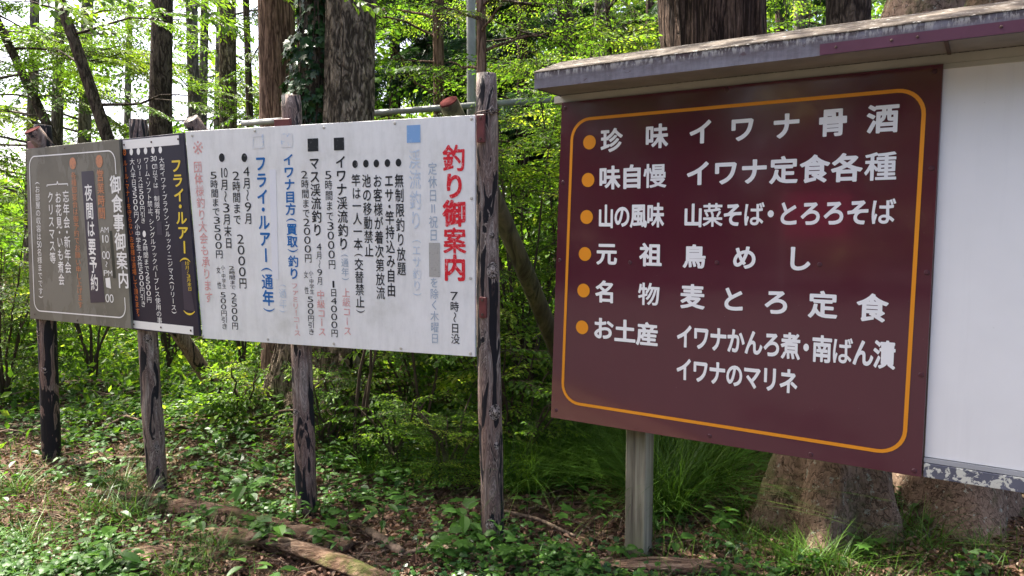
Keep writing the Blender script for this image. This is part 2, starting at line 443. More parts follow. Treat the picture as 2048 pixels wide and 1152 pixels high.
def iso_contours(g, D):
    N = len(g); st = g[1] - g[0]; ins = D > 0
    cell = ins[:-1, :-1].astype(int) + 2 * ins[1:, :-1] + 4 * ins[1:, 1:] + 8 * ins[:-1, 1:]
    nxt = {}
    # edges: 0 bottom, 1 right, 2 top, 3 left; segments keep the inside on the left
    tab = {1: [(0, 3)], 2: [(1, 0)], 3: [(1, 3)], 4: [(2, 1)], 5: [(0, 1), (2, 3)], 6: [(2, 0)], 7: [(2, 3)], 8: [(3, 2)], 9: [(0, 2)], 10: [(3, 0), (1, 2)], 11: [(1, 2)], 12: [(3, 1)], 13: [(0, 1)], 14: [(3, 0)]}
    def key(i, j, e):
        return ((i, j, 0), (i + 1, j, 1), (i, j + 1, 0), (i, j, 1))[e]
    def pt(k):
        i, j, v = k
        a = D[i, j]; b = D[i, j + 1] if v else D[i + 1, j]
        t = a / (a - b)
        return (g[i] + (0 if v else t * st), g[j] - .12 + (t * st if v else 0))
    for i, j in np.argwhere((cell > 0) & (cell < 15)):
        for a, b in tab[int(cell[i, j])]:
            nxt[key(i, j, a)] = key(i, j, b)
    out = []
    while nxt:
        k0 = next(iter(nxt)); k = k0; loop = []
        while k in nxt:
            loop.append(pt(k)); k = nxt.pop(k)
        if len(loop) >= 6: out.append(np.array(loop))
    return out

def simplify(P, tol):
    keep = [0]; n = len(P); i = 0
    while i < n - 1:
        j = min(n - 1, i + 2); last = i + 1
        while j < n:
            d = P[j] - P[i]; L = np.hypot(*d)
            if L < 1e-9: break
            m = P[i + 1:j] - P[i]
            if len(m) and np.max(np.abs(m[:, 0] * d[1] - m[:, 1] * d[0]) / L) > tol: break
            last = j; j += 1
        keep.append(last); i = last
    if keep[-1] == n - 1 and np.hypot(*(P[n - 1] - P[0])) < tol: keep = keep[:-1]
    return P[keep]

_gm = {}
def glyph_mesh(ch, r, N=72):
    key = (ch, round(r, 4), N)
    if key in _gm: return _gm[key]
    cs = [c for c in outline(ch) if len(c) >= 3]
    if not cs:
        _gm[key] = (np.zeros((0, 2)), np.zeros((0, 3), int)); return _gm[key]
    g, D = sdf_grid(cs, N)
    cu = bpy.data.curves.new('g', 'CURVE'); cu.dimensions = '2D'; cu.fill_mode = 'FRONT'
    for P in iso_contours(g, D + r + 1e-5):
        P = simplify(P, .0035 if N > 80 else .006)
        if len(P) < 3: continue
        s = cu.splines.new('POLY'); s.points.add(len(P) - 1)
        s.points.foreach_set('co', np.concatenate([P, np.zeros((len(P), 1)), np.ones((len(P), 1))], 1).ravel())
        s.use_cyclic_u = True
    o = bpy.data.objects.new('g', cu)
    me = bpy.data.meshes.new_from_object(o)
    V = np.array([v.co[:2] for v in me.vertices]).reshape(-1, 2)
    T = np.array([list(p.vertices) for p in me.polygons if len(p.vertices) == 3], int).reshape(-1, 3)
    bpy.data.objects.remove(o); bpy.data.curves.remove(cu); bpy.data.meshes.remove(me)
    _gm[key] = (V, T)
    return V, T

CELLW = {'・': .55, ' ': .5, '(': .62, ')': .62, '、': .7, '。': .6, '/': .8, ':': .5, '‖': 1.0}
def tokens(text):
    out = []; i = 0
    while i < len(text):
        if text[i] == '[':
            j = text.index(']', i); out.append(text[i + 1:j]); i = j + 1
        else: out.append(text[i]); i += 1
    return out

def place_glyph(acc, tok, cu_, cv, w, h, r, off, vertical=True, N=72):
    """one character cell centred on (cu_, cv), w x h metres"""
    if tok == ' ': return
    if tok == '‖': tok2 = [('ー', 0, -.14), ('ー', 0, .14)]
    else: tok2 = [(c, 0, 0) for c in tok]
    n = len(tok2)
    for i, (ch, _, sh) in enumerate(tok2):
        cplx = sum(len(c) for c in outline(ch)); r_ = r
        if ord(ch) < 128: r_ = -.004 if w < .2 else r
        elif cplx > 90: r_ = r * .62
        elif cplx < 40: r_ = r * 1.1
        V, T = glyph_mesh(ch, r_, N)
        if not len(V): continue
        V = V.copy(); ascii_ = ord(ch) < 128
        lo, hi = V.min(0), V.max(0)
        rot = vertical and ch in 'ー〜()〜'
        if ascii_ and ch not in '()':
            V = (V - (lo + hi) / 2)
            if ch == ':': V = V * np.array([.9, .9]) * h
            else:
                ww = w * (.80 if n == 1 else .92 / n) * (.32 if ch == '1' else 1)
                V = V / (hi - lo) * np.array([ww, h * .84 if n == 1 else h * .8])
            if n > 1 and tok != '‖': V[:, 0] += (i - (n - 1) / 2) * w / n
        elif ch == '※':
            V = (V - (lo + hi) / 2) / (hi - lo) * np.array([w, h]) * .95
        elif ch in '()':
            V = V - (lo + hi) / 2
            V = V / (hi - lo) * np.array([.26, .95])
            if rot:
                V = np.stack([V[:, 1], -V[:, 0]], 1)
                V = V * np.array([w, w]) + np.array([0, (-.12 if ch == '(' else .12) * h])
            else: V = V * h
        else:
            V = V - np.array([.5, .38])
            if ch in '、。' and vertical: V += np.array([.45, .45])
            if ch in 'ッャュョァィ' and vertical: V += np.array([.08, .08])
            if rot:
                V = np.stack([V[:, 1], -V[:, 0]], 1)
            if tok == '‖': V = V * np.array([1, .8]) + np.array([sh, 0]); 
            k = CELLW.get(ch, 1.0)
            V = V * np.array([w, h / k])
        acc.add(np.stack([V[:, 0] + cu_, np.full(len(V), -off), V[:, 1] + cv], 1), None, T)

def column_text(board, text, u0, v0, u1, v1, w, mat, bold, off=.0016):
    tk = tokens(text); cw = [CELLW.get(t, 1.0) if len(t) > 1 or ord(t[0]) > 127 or t in CELLW else .92 for t in tk]
    tot = sum(cw); acc = MB(); s = 0
    for t, c in zip(tk, cw):
        f = (s + c / 2) / tot; s += c
        h = abs(v1 - v0) * c / tot
        place_glyph(acc, t, u0 + (u1 - u0) * f, v0 + (v1 - v0) * f, w, h * (1.0 if c > .9 else 1.0), bold, off)
    if acc.n: return acc.build('lettering', mat, board)

def row_text(board, text, u0, v0, u1, v1, h, mat, bold, off=.002):
    tk = list(text); cw = [.6 if t == '・' else 1.0 for t in tk]
    pos = np.cumsum(cw) - np.array(cw) / 2; pos = (pos - pos[0]) / max(1e-6, pos[-1] - pos[0])
    sp = (u1 - u0) / (sum(cw) - (cw[0] + cw[-1]) / 2)
    em = h / .90; w = min(em, sp * 1.04)
    for t, f in zip(tk, pos):
        k = CELLW.get(t, 1.0); acc = MB()
        place_glyph(acc, t, u0 + (u1 - u0) * f, v0 + (v1 - v0) * f, w, em * k, bold, off, False, 110)
        acc.build('letter', mat, board)

def disc(acc, u, v, ru, rv, off, n=24, dome=0.0):
    th = np.linspace(0, 2 * np.pi, n, endpoint=False)
    V = np.stack([u + ru * np.cos(th), np.full(n, -off), v + rv * np.sin(th)], 1)
    V = np.vstack([V, [[u, -off - dome, v]]])
    acc.add(V, None, [[n, i, (i + 1) % n] for i in range(n)])
def sheet(acc, pts, off):
    """pts in order around"""
    acc.add([[p[0], -off, p[1]] for p in pts], [list(range(4))] if len(pts) == 4 else None, None if len(pts) == 4 else [[0, i, i + 1] for i in range(1, len(pts) - 1)])

def round_border(board, x0, z0, x1, z1, r, w, mat, off=.0016, gap=None, quad=None):
    """a painted line round the board with rounded corners; corners may be given as four points"""
    pts = []
    for cx, cz, a0 in ((x1 - r, z1 - r, 0), (x0 + r, z1 - r, 90), (x0 + r, z0 + r, 180), (x1 - r, z0 + r, 270)):
        for k in range(9):
            a = rad(a0 + 90 * k / 8); pts.append((cx + r * math.cos(a), cz + r * math.sin(a), math.cos(a), math.sin(a)))
    n = len(pts); acc = MB(); V = []
    if quad:
        def mp(x, z):
            a, b = (x - x0) / (x1 - x0), (z - z0) / (z1 - z0)
            return [sum(c[k] * wt for c, wt in zip(quad, ((1 - a) * (1 - b), a * (1 - b), a * b, (1 - a) * b))) for k in (0, 1)]
        pts = [(*mp(x, z), nx, nz) for x, z, nx, nz in pts]
    for x, z, nx, nz in pts: V += [[x + nx * w / 2, -off, z + nz * w / 2], [x - nx * w / 2, -off, z - nz * w / 2]]
    Q = [[2 * i, 2 * i + 1, (2 * i + 3) % (2 * n), (2 * i + 2) % (2 * n)] for i in range(n)]
    if gap: Q = [q for i, q in enumerate(Q) if i not in gap]
    acc.add(V, Q)
    return acc.build('border_line', mat, board)

# ------------------------------------------------------------------ sign materials
def m_board_white():
    t = NT('white_board'); v = t.coords((1, 1, 1))
    f = t.noise(t.coords((22, 22, 5)), 1, 6, .7); g = t.noise(v, 2.6, 6, .7)
    stain = t.ramp(g, [(.42, (.84, .84, .82)), (.56, (.79, .79, .765)), (.72, (.66, .66, .62))])
    c = t.mix(1.0, stain, t.ramp(f, [(.3, W3(.90)), (.55, W3(1))]), 'MULTIPLY')
    sp = t.noise(v, 70, 2); c = t.mix(t.ramp(sp, [(.72, W3(0)), (.76, W3(.35))]), c, (.45, .42, .36))
    t.col(c); t.rough(.38, .4); t.bump(t.noise(v, 3, 2), .05, .01)
    return t.m
def m_print(name, c, wear=0.0, bg=(.74, .74, .73), scale=40, rough=.4):
    t = NT(name); v = t.coords((1, 1, 1))
    f = t.noise(v, scale, 5, .7)
    lo = .62 - wear * .35
    t.col(t.mix(t.ramp(f, [(lo, W3(0)), (lo + .1, W3(min(1, .35 + wear)))]), tuple(c), tuple(bg)))
    t.rough(rough, .4)
    return t.m
def m_maroon():
    t = NT('maroon_sheet'); v = t.coords((1, 1, 1))
    f = t.noise(v, 3.5, 5, .6)
    c = t.mix(f, (.074, .012, .024), (.094, .018, .032))
    sp = t.noise(v, 150, 2); c = t.mix(t.ramp(sp, [(.74, W3(0)), (.77, W3(.5))]), c, (.3, .22, .22))
    t.col(c); t.rough(t.ramp(t.noise(v, 8, 5, .7), [(.3, W3(.07)), (.75, W3(.16))]), .8)
    t.bump(t.mix(.12, t.noise(v, 5, 3), t.noise(v, 110, 2)), .3, .004)
    t.b.inputs['Coat Weight'].default_value = .55; t.b.inputs['Coat Roughness'].default_value = .06; t.b.inputs['Coat IOR'].default_value = 1.6
    return t.m
def m_peel(name, base, paintc, lo=.5, sc=16, stretch=(1, 1, 1)):
    t = NT(name)
    f = t.noise(t.coords(stretch), sc, 7, .65, .3); g = t.noise(t.coords((1, 1, 1)), 3, 5, .6)
    b = t.mix(1.0, base, t.ramp(g, [(.3, W3(.7)), (.7, W3(1.15))]), 'MULTIPLY')
    k = t.ramp(f, [(lo, W3(0)), (lo + .02, W3(1))])
    t.col(t.mix(k, b, paintc)); t.rough(.6, .3); t.bump(k, .35, .002)
    return t.m
def m_fascia():
    t = NT('weathered_fascia_paint')
    g = t.noise(t.coords((2.5, 8, 8)), 1.3, 6, .65); f = t.noise(t.coords((45, 45, 8)), 1, 6, .7); h = t.noise(t.coords((7, 7, 22)), 2.0, 8, .7)
    c = t.ramp(g, [(.3, (.12, .105, .125)), (.5, (.17, .165, .195)), (.7, (.21, .215, .25))])
    c = t.mix(1.0, c, t.ramp(f, [(.3, W3(.7)), (.65, W3(1.1))]), 'MULTIPLY')
    tc = t.n('TexCoord'); sx = t.n('SeparateXYZ'); t.l(tc.outputs['Object'], sx.inputs[0])
    mr = t.n('MapRange'); t.l(sx.outputs['Z'], mr.inputs[0]); mr.inputs[1].default_value = 1.598; mr.inputs[2].default_value = 1.668
    c = t.mix(t.mix(1.0, mr.outputs[0], t.ramp(h, [(.40, W3(.15)), (.54, W3(1))]), 'MULTIPLY'), c, (.06, .042, .038))
    mr2 = t.n('MapRange'); t.l(sx.outputs['Z'], mr2.inputs[0]); mr2.inputs[1].default_value = 1.630; mr2.inputs[2].default_value = 1.652
    c = t.mix(t.mix(1.0, mr2.outputs[0], t.ramp(t.noise(t.coords((60, 60, 14)), 1.2, 5, .7), [(.49, W3(0)), (.56, W3(.9))]), 'MULTIPLY'), c, (.42, .41, .38))
    c = t.mix(t.ramp(t.noise(t.coords((5, 5, 9)), 2.2, 8, .7), [(.60, W3(0)), (.63, W3(.8))]), c, (.075, .045, .05))
    pk = t.ramp(t.noise(t.coords((3.5, 6, 9)), 2.0, 8, .75), [(.66, W3(0)), (.675, W3(1))]); c = t.mix(pk, c, (.50, .47, .40))
    t.col(c); t.rough(.5, .35); t.bump(h, .25, .003)
    return t.m
def m_rooftop():
    t = NT('dirty_roof_sheet'); g = t.noise(t.coords((3, 12, 12)), 1.3, 7, .7); f = t.noise(t.coords((26, 60, 60)), 1, 6, .7)
    c = t.ramp(g, [(.36, (.035, .027, .021)), (.52, (.075, .06, .047)), (.68, (.15, .125, .10))])
    c = t.mix(t.ramp(f, [(.58, W3(0)), (.63, W3(.75))]), c, (.40, .39, .36)); c = t.mix(t.ramp(f, [(.36, W3(.7)), (.42, W3(0))]), c, (.03, .024, .02))
    t.col(c); t.rough(.85, .2); t.bump(f, .5, .004); return t.m

def m_panel():
    t = NT('white_panel_sheet'); v = t.coords((1, 1, 1))
    st = t.noise(t.coords((30, 30, 1.4)), 1, 5, .65); g = t.noise(v, 2.2, 4, .6)
    c = t.mix(1.0, (.85, .85, .83), t.ramp(g, [(.3, W3(.93)), (.7, W3(1))]), 'MULTIPLY')
    c = t.mix(1.0, c, t.ramp(st, [(.3, W3(.972)), (.5, W3(1))]), 'MULTIPLY')
    sc = t.noise(t.coords((30, 30, 55), rot=(.5, .3, 0)), 1, 3, .5); c = t.mix(t.ramp(sc, [(.74, W3(0)), (.76, W3(.45))]), c, (.4, .4, .38))
    t.col(c); t.rough(.35, .35); t.bump(t.noise(v, 1.6, 2), .12, .01); return t.m
M_WB = m_board_white()
M_INK = m_print('black_print', (.018, .02, .024), .05)
M_RED = m_print('worn_red_print', (.66, .015, .03), .22, (.85, .65, .65), 75)
M_BLUE = m_print('blue_print', (.012, .14, .42), .12, (.2, .4, .6))
M_PINK = m_print('faded_pink_print', (.70, .33, .31), .35)
M_FADED = m_print('faded_blue_print', (.36, .44, .53), .25)
M_PALE = m_print('pale_blue_print', (.52, .62, .73), .42)
M_SKY = m_print('sky_blue_patch', (.22, .40, .68), .3, (.62, .7, .78), 14)
M_SKYW = m_print('worn_blue_patch', (.34, .49, .70), .75, scale=26)
M_PATCH = m_print('white_patch', (.79, .80, .83), .0)
M_GRIME = m_print('grimy_tape', (.42, .41, .38), .2, (.2, .2, .18), 90)
M_DARKB = paint('dark_sign_face', (.018, .016, .034), .45, .2, 5, .25)
M_GREYB = m_peel('grey_green_sign_face', (.15, .142, .112), (.175, .168, .138), .52, 5, (1, 1, .4))
M_WPR = m_print('white_print', (.78, .78, .76), .05, (.4, .4, .4))
M_YEL = m_print('yellow_print', (.74, .55, .04), .05, (.5, .4, .1))
M_ORG = m_print('orange_print', (.62, .17, .03), .15, (.2, .08, .03))
M_WORN = m_print('worn_orange_print', (.48, .19, .085), .28, (.14, .11, .09), 60)
M_NAVY = paint('dark_blue_tape', (.032, .026, .05), .4, .2)
M_BLACKT = paint('black_tape', (.014, .022, .016), .4, .2)
M_MAR = m_maroon()
M_LETW = paint('white_vinyl', (.85, .85, .84), .35, .04)
M_AMB = paint('amber_vinyl', (.80, .30, .02), .35, .08)
M_CREAM = paint('cream_wood_paint', (.52, .51, .42), .55, .25, 4, bump=.2)
M_SOFF = paint('soffit_board', (.30, .27, .235), .7, .35, 5)
M_HOOD = m_fascia(); M_ROOF = m_rooftop()
M_PURP = paint('purple_trim_paint', (.115, .04, .068), .45, .2, 8)
M_PANW = m_panel()
M_ALU = paint('aluminium_strip', (.42, .43, .44), .35, .15)
M_PEEL = m_peel('peeling_frame_paint', (.13, .135, .17), (.60, .60, .52), .53, 21, (1, 1, 1.2))
M_SCREW = paint('screw_head', (.55, .52, .46), .4, .3, 60)
M_RUSTS = paint('rusty_screw', (.10, .06, .045), .6, .3, 60)
M_IRON = paint('red_brown_iron_paint', (.17, .045, .042), .5, .35, 20)
M_CHAR = m_charred(); M_CHARD = m_charred('heavily_charred_wood', .53)
M_BACK = paint('plywood_back', (.20, .15, .10), .8, .3, 6)
WHITE = [(('※', .055, 1.155, .055, 1.075, .075, 'pink', -.006) if t[0] == '※' else t) for t in WHITE]
CL = dict(ink=M_INK, red=M_RED, blue=M_BLUE, pink=M_PINK, faded=M_FADED, pale=M_PALE, white=M_WPR, yellow=M_YEL, orange=M_ORG, worn=M_WORN)
FIX = lambda s: s.replace('10月', '[10]月').replace('50名', '[50]名').replace('cm', '[cm]').replace('30cm', '[30]cm')

def fixed(s):
    if s in ('30', 'AM', 'PM', '10', '00'): return '[' + s + ']'
    return FIX(s)

def board(name, P, e, label, cat='sign', group=None):
    r = empty(name, P, math.atan2(e[1], e[0]))
    tag(r, label, cat, group); return r

def quad_panel(name, parent, q, t, mat, y0=0.0):
    """a board whose four front corners were measured (they are a little out of square), bottom-left first, counter-clockwise"""
    b = .0025; V = []
    c = np.array(q, float); m = c.mean(0); cin = c + (m - c) / np.linalg.norm(m - c, axis=1)[:, None] * b
    for ring, y in ((cin, y0), (c, y0 + b), (c, y0 + t)):
        V += [[p[0], y, p[1]] for p in ring]
    Q = [[0, 1, 2, 3], [11, 10, 9, 8]]
    for k in range(2):
        for i in range(4): j = (i + 1) % 4; Q.append([k * 4 + j, k * 4 + i, k * 4 + 4 + i, k * 4 + 4 + j])
    a = MB(); a.add(V, Q); return a.build(name, mat, parent)

def screws(parent, pts, mat, r=.0085, off=.001, n=10):
    for u, v in pts:
        a = MB(); th = np.linspace(0, 2 * np.pi, n, endpoint=False)
        ring = lambda rr, y: np.stack([rr * np.cos(th), np.full(n, y), rr * np.sin(th)], 1)
        V = np.vstack([ring(r, 0), ring(r * .75, -.003), [[0, -.0036, 0]]])
        i = np.arange(n); j = (i + 1) % n
        a.add(V, np.stack([i, j, j + n, i + n], 1), np.stack([i + n, j + n, np.full(n, 2 * n)], 1))
        a.build('screw', mat, parent, loc=(u, -off, v))

# ---- white sign
eW, eD, eM = (0.9365, -0.3507), (0.8671, -0.4981), (0.8394, -0.5435)
PW = (-1.8638, 4.3453, 0.8905); PD = (-2.4260, 4.6570, 0.8997); PG = (-3.3787, 5.1791, 0.9058); PM = (0.2173, 3.6604, 0.5918)
ws = board('notice_board', PW, eW, 'large white fishing price board with red heading at its right edge')
quad_panel('panel', ws, [(0.0369, 0.0018), (1.7894, 0.0017), (1.795, 1.2117), (-0.0373, 1.2111)], .018, M_WB)
for t in WHITE:
    s, u0, v0, u1, v1, w, c, b = t
    column_text(ws, fixed(s), u0, v0, u1, v1, w, CL[c], b)
for u, v, r in WDOTS:
    a = MB(); disc(a, u, v, r * .82, r, .0016); a.build('bullet_dot', M_INK, ws)
WM = dict(ink=M_INK, sky=M_SKY, skyworn=M_SKYW, skyfaint=M_SKYW, patch=M_PATCH, grime=M_GRIME)
for ((ua, va), (ub, vb)), c in WSQ:
    a = MB()
    if c == 'skyfaint':
        for q in ((ua, va, ub, va - .012), (ua, vb + .012, ub, vb), (ua, va - .012, ua + .012, vb + .012), (ub - .012, va - .012, ub, vb + .012)):
            sheet(a, [(q[0], q[3]), (q[2], q[3]), (q[2], q[1]), (q[0], q[1])], .0014)
    else: sheet(a, [(ua, vb), (ub, vb), (ub, va), (ua, va)], .0012 if c in ('patch',) else .0015)
    a.build('cover_patch' if c in ('patch', 'grime') else 'square_mark', WM[c], ws)
screws(ws, [(.015, 1.184), (.46, 1.192), (.914, 1.190), (1.346, 1.192), (1.776, 1.193), (1.774, .802), (1.7665, .401), (.04, .018), (.509, .022), (.949, .022), (1.364, .020), (1.7645, .018)], M_SCREW)

# ---- dark sign
ds = board('rule_board', PD, eD, 'narrow black sign with yellow heading and white strips top and bottom')
quad_panel('panel', ds, [(0.0236, 0.0011), (0.675, 0.0068), (0.594, 1.1959), (-0.0218, 1.1906)], .014, M_DARKB)
for pts in DBOX:
    a = MB(); sheet(a, [pts[3], pts[2], pts[1], pts[0]], .0010); a.build('cover_patch', M_NAVY, ds)
for (z0, z1) in ((1.128, 1.183), (.012, .06)):
    a = MB(); a.box((.285 if z0 > 1 else .315, -.0005, (z0 + z1) / 2), (.54 if z0 > 1 else .61, .002, z1 - z0)); a.build('white_strip', M_WPR, ds)
for s, u0, v0, u1, v1, w, c, b in DARK:
    column_text(ds, fixed(s), u0, v0, u1, v1, w, CL[c], b)
for u, v, r, c in DDOTS:
    a = MB(); disc(a, u, v, r * .8, r, .0016); a.build('bullet_dot', CL[c], ds)
    if c == 'orange':
        a = MB(); disc(a, u, v, r * .5, r * .6, .0022, 16); a.build('bullet_dot', M_DARKB, ds)
        a = MB(); disc(a, u, v, r * .24, r * .3, .0028, 12); a.build('bullet_dot', M_ORG, ds)
screws(ds, [(.03, 1.155), (.30, 1.157), (.55, 1.160), (.05, .036), (.32, .036), (.60, .036)], M_RUSTS, .007, .003)

# ---- grey sign
gs = board('meal_board', PG, eD, 'faded grey-green meal sign with worn orange lettering, furthest left')
quad_panel('panel', gs, [(-0.035, -0.0047), (1.139, 0.0036), (1.0965, 1.1832), (0.0346, 1.176)], .014, M_GREYB)
GM = dict(navy=M_NAVY, black=M_BLACKT, white=M_WPR)
for pts, c in GBOX:
    a = MB(); sheet(a, pts[::-1], .0011); a.build('cover_patch', GM[c], gs)
for s, u0, v0, u1, v1, w, c, b in GREY:
    column_text(gs, fixed(s), u0, v0, u1, v1, w, CL[c], b, .0018)
for (c0, cx, cz) in GOVAL:
    a = MB(); disc(a, c0[0], c0[1], abs(cx[0] - c0[0]), abs(cz[1] - c0[1]), .0016); a.build('bullet_dot', M_WORN, gs)
round_border(gs, .05, .06, 1.07, 1.118, .07, .008, M_WPR, gap=(35,), quad=[(.0325, .0562), (1.0889, .0691), (1.0475, 1.1166), (.0709, 1.1209)])
a = MB(); sheet(a, [(1.0828, .138), (1.0908, .138), (1.0885, .20), (1.0805, .20)], .0016); sheet(a, [(1.0475, .97), (1.0555, .97), (1.0535, 1.048), (1.0455, 1.048)], .0016); a.build('border_line', M_WPR, gs)
a = MB(); Pb = GBRACE
for i in range(len(Pb) - 1):
    p, q = np.array(Pb[i]), np.array(Pb[i + 1]); d = q - p; d /= np.linalg.norm(d); nn = np.array([-d[1], d[0]]) * .0035
    sheet(a, [p - nn, q - nn, q + nn, p + nn], .0016 + .0002 * (i % 2))
a.build('bracket_mark', M_WPR, gs)
screws(gs, [(.03, 1.15), (.5, 1.16), (.03, .03), (.55, .02), (.02, .6)], M_RUSTS, .006)

# ---- posts
def log_post(x0, y0, z0, x1, y1, z1, r, label, knots=(), n=22, chamf=.3, seed=0.0, mat=None):
    root = empty('log_post', (x0, y0, z0)); tag(root, label, 'post')
    d = np.array([x1 - x0, y1 - y0, z1 - z0]); m = 36
    t = np.linspace(0, 1, m)[:, None]
    pts = d * t + np.stack([.006 * np.sin(t[:, 0] * 5 + seed), .006 * np.cos(t[:, 0] * 4 + seed), 0 * t[:, 0]], 1)
    rr = r * (1.06 - .1 * t[:, 0]); rr[-1] *= .93
    a = MB(); a.tube(pts, rr, n, ridge=.13, ridge_n=1.8, seed=seed)
    a.build('pole', mat or M_CHAR, root, smooth=True)
    for h, ang, kr in knots:                                # knots: low domed rings on the pole
        c = d * h; th = rad(ang); nx, ny = math.cos(th), math.sin(th)
        k = MB(); th2 = np.linspace(0, 2 * np.pi, 14, endpoint=False); V = []
        for q, (fr, o) in enumerate(((1.3, -.002), (1.0, .010), (.66, .003), (.5, .010), (0.01, .012))):
            for a2 in th2:
                tx, tz = fr * kr * 1.15 * math.cos(a2), fr * kr * 1.4 * math.sin(a2)
                rad_ = math.sqrt(max(0, (r * .985) ** 2 - tx ** 2)) + o
                V.append((c[0] + nx * rad_ - ny * tx, c[1] + ny * rad_ + nx * tx, c[2] + tz))
        Q = [[q * 14 + i, q * 14 + (i + 1) % 14, (q + 1) * 14 + (i + 1) % 14, (q + 1) * 14 + i] for q in range(4) for i in range(14)]
        k.add(V, Q).build('knot', M_KNOT, root, smooth=True)
    return root
def m_knot():
    t = NT('knot_wood'); v = t.coords((1, 1, 1)); f = t.noise(v, 60, 4, .6, 1.5)
    t.col(t.ramp(f, [(.42, (.016, .015, .015)), (.5, (.20, .165, .145)), (.62, (.44, .38, .33))])); t.rough(.8, .2); t.bump(f, .6, .004); return t.m
M_KNOT = m_knot()
def L2W(P, e, u, y, z):
    return (P[0] + e[0] * u - e[1] * y, P[1] + e[1] * u + e[0] * y, P[2] + z)
def post_on(P, e, ut, ub, vt, r, label, **k):
    a = L2W(P, e, ub, .021 + r * 1.06, 0); b = L2W(P, e, ut, .021 + r * 1.06, vt)
    return log_post(a[0], a[1], -.38, b[0], b[1], b[2], r, label, **k)
post_on(PG, eD, .104, -.045, 1.345, .060, 'thick charred log post holding the left end of the grey-green sign', seed=1.0, mat=M_CHARD, knots=((.45, -120, .018), (.35, -80, .02)))
post_on(PD, eD, .042, .100, 1.318, .059, 'charred log post with bare grey top where the grey and black signs meet', seed=2.3, knots=((.52, -110, .022), (.47, -75, .018), (.20, -60, .014)))
post_on(PW, eW, .645, .700, 1.386, .056, 'slimmer charred log post behind the middle of the white board', seed=4.1, knots=((.33, -130, .012),))
p4 = post_on(PW, eW, 1.822, 1.850, 1.424, .058, 'tallest weathered log post standing at the right edge of the white board', seed=7.7, knots=((.635, -68, .024), (.365, -66, .026), (.30, -60, .012), (.145, -86, .026), (.70, -70, .010), (.93, -60, .012)))
# iron straps and hinges on the posts
def iron(name, P, e, u, y, z, dim, label, cat='bracket', bolts=()):
    r = empty(name, L2W(P, e, u, y, z), math.atan2(e[1], e[0])); tag(r, label, cat)
    MB().box((0, 0, 0), dim, bev=.002).build('plate', M_IRON, r)
    for bx, bz in bolts:
        a = MB(); a.tube([(bx, -dim[1] / 2, bz), (bx, -dim[1] / 2 - .006, bz)], [.007, .006], 8); a.build('bolt', M_RUSTS, r)
    return r
iron('iron_bracket', PW, eW, 1.822, .012, 1.145, (.040, .02, .135), 'upper red-brown iron bracket on the tallest post beside the white board', bolts=((0, .05), (0, -.05)))
iron('iron_bracket', PW, eW, 1.830, .012, .255, (.038, .02, .105), 'lower red-brown iron bracket on the tallest post beside the white board', bolts=((.0, .038), (.0, -.035)))
iron('iron_strap', PW, eW, .64, .012, 1.225, (.105, .02, .05), 'short red-brown iron strap on the post above the white board', 'strap')
iron('iron_strap', PG, eD, .11, .012, 1.20, (.12, .02, .05), 'dark red iron strap on the post above the grey-green sign', 'strap')
a = MB(); th = np.linspace(0, 2 * np.pi, 20)
c4 = L2W(PW, eW, 1.8235, .082, 1.222)
for dz in (0, .012): a.tube(np.stack([.0625 * np.cos(th), .0625 * np.sin(th), 0 * th + dz + .008 * np.cos(th)], 1), .003, 6, cap=False)
tag(a.build('wire_loop', M_RUSTS, loc=c4), 'rusty wire wound round the tallest post above its upper bracket', 'wire')

# ---- leaning brace poles behind the boards
def m_mossy():
    t = NT('mossy_brace_wood'); v = t.coords((12, 12, 2)); f = t.noise(v, 1, 6, .6, 1.6); g = t.noise(t.coords((3, 3, 3)), 1, 4)
    c = t.ramp(f, [(.35, (.02, .022, .01)), (.5, (.075, .075, .03)), (.65, (.13, .12, .06))])
    t.col(t.mix(t.ramp(g, [(.4, W3(0)), (.65, W3(.6))]), c, (.06, .045, .03))); t.rough(.85, .2); t.bump(f, .8, .015); return t.m
M_MOSS = m_mossy()
M_END = paint('red_painted_log_end', (.085, .020, .018), .95, .4, 40, .05)
def brace(top, foot, r, label, endm, mat=None):
    top, foot = np.array(top), np.array(foot); d = (foot - top)
    root = empty('brace_pole', tuple(foot)); tag(root, label, 'brace')
    m = 24; t = np.linspace(0, 1, m)[:, None]
    pts = (top - foot) + d * t + np.stack([.02 * np.sin(t[:, 0] * 4), 0 * t[:, 0], .025 * np.sin(t[:, 0] * 3.1)], 1)
    a = MB(); a.tube(pts, r * (1 + .15 * t[:, 0]), 18, ridge=.12, seed=top[0]); a.build('pole', mat or M_CHAR, root, smooth=True)
    u = -d / np.linalg.norm(d)
    a = MB(); a.tube([pts[0] - u * .004, pts[0] + u * .006], [r * .99, r * .93], 16); a.build('cut_end', endm, root)
brace((-.33, 3.93, 2.20), (.66, 5.55, -.2), .052, 'mossy brown brace pole leaning from the tallest post towards the maroon board', M_END, M_MOSS)
brace((-1.93, 4.52, 2.19), (-.95, 6.1, -.2), .05, 'charred brace pole whose cut end shows above the corner of the white board', M_KNOT)
brace((-3.25, 5.09, 2.20), (-2.45, 6.5, -.2), .055, 'brace pole with red cut end above the grey-green sign', M_END)

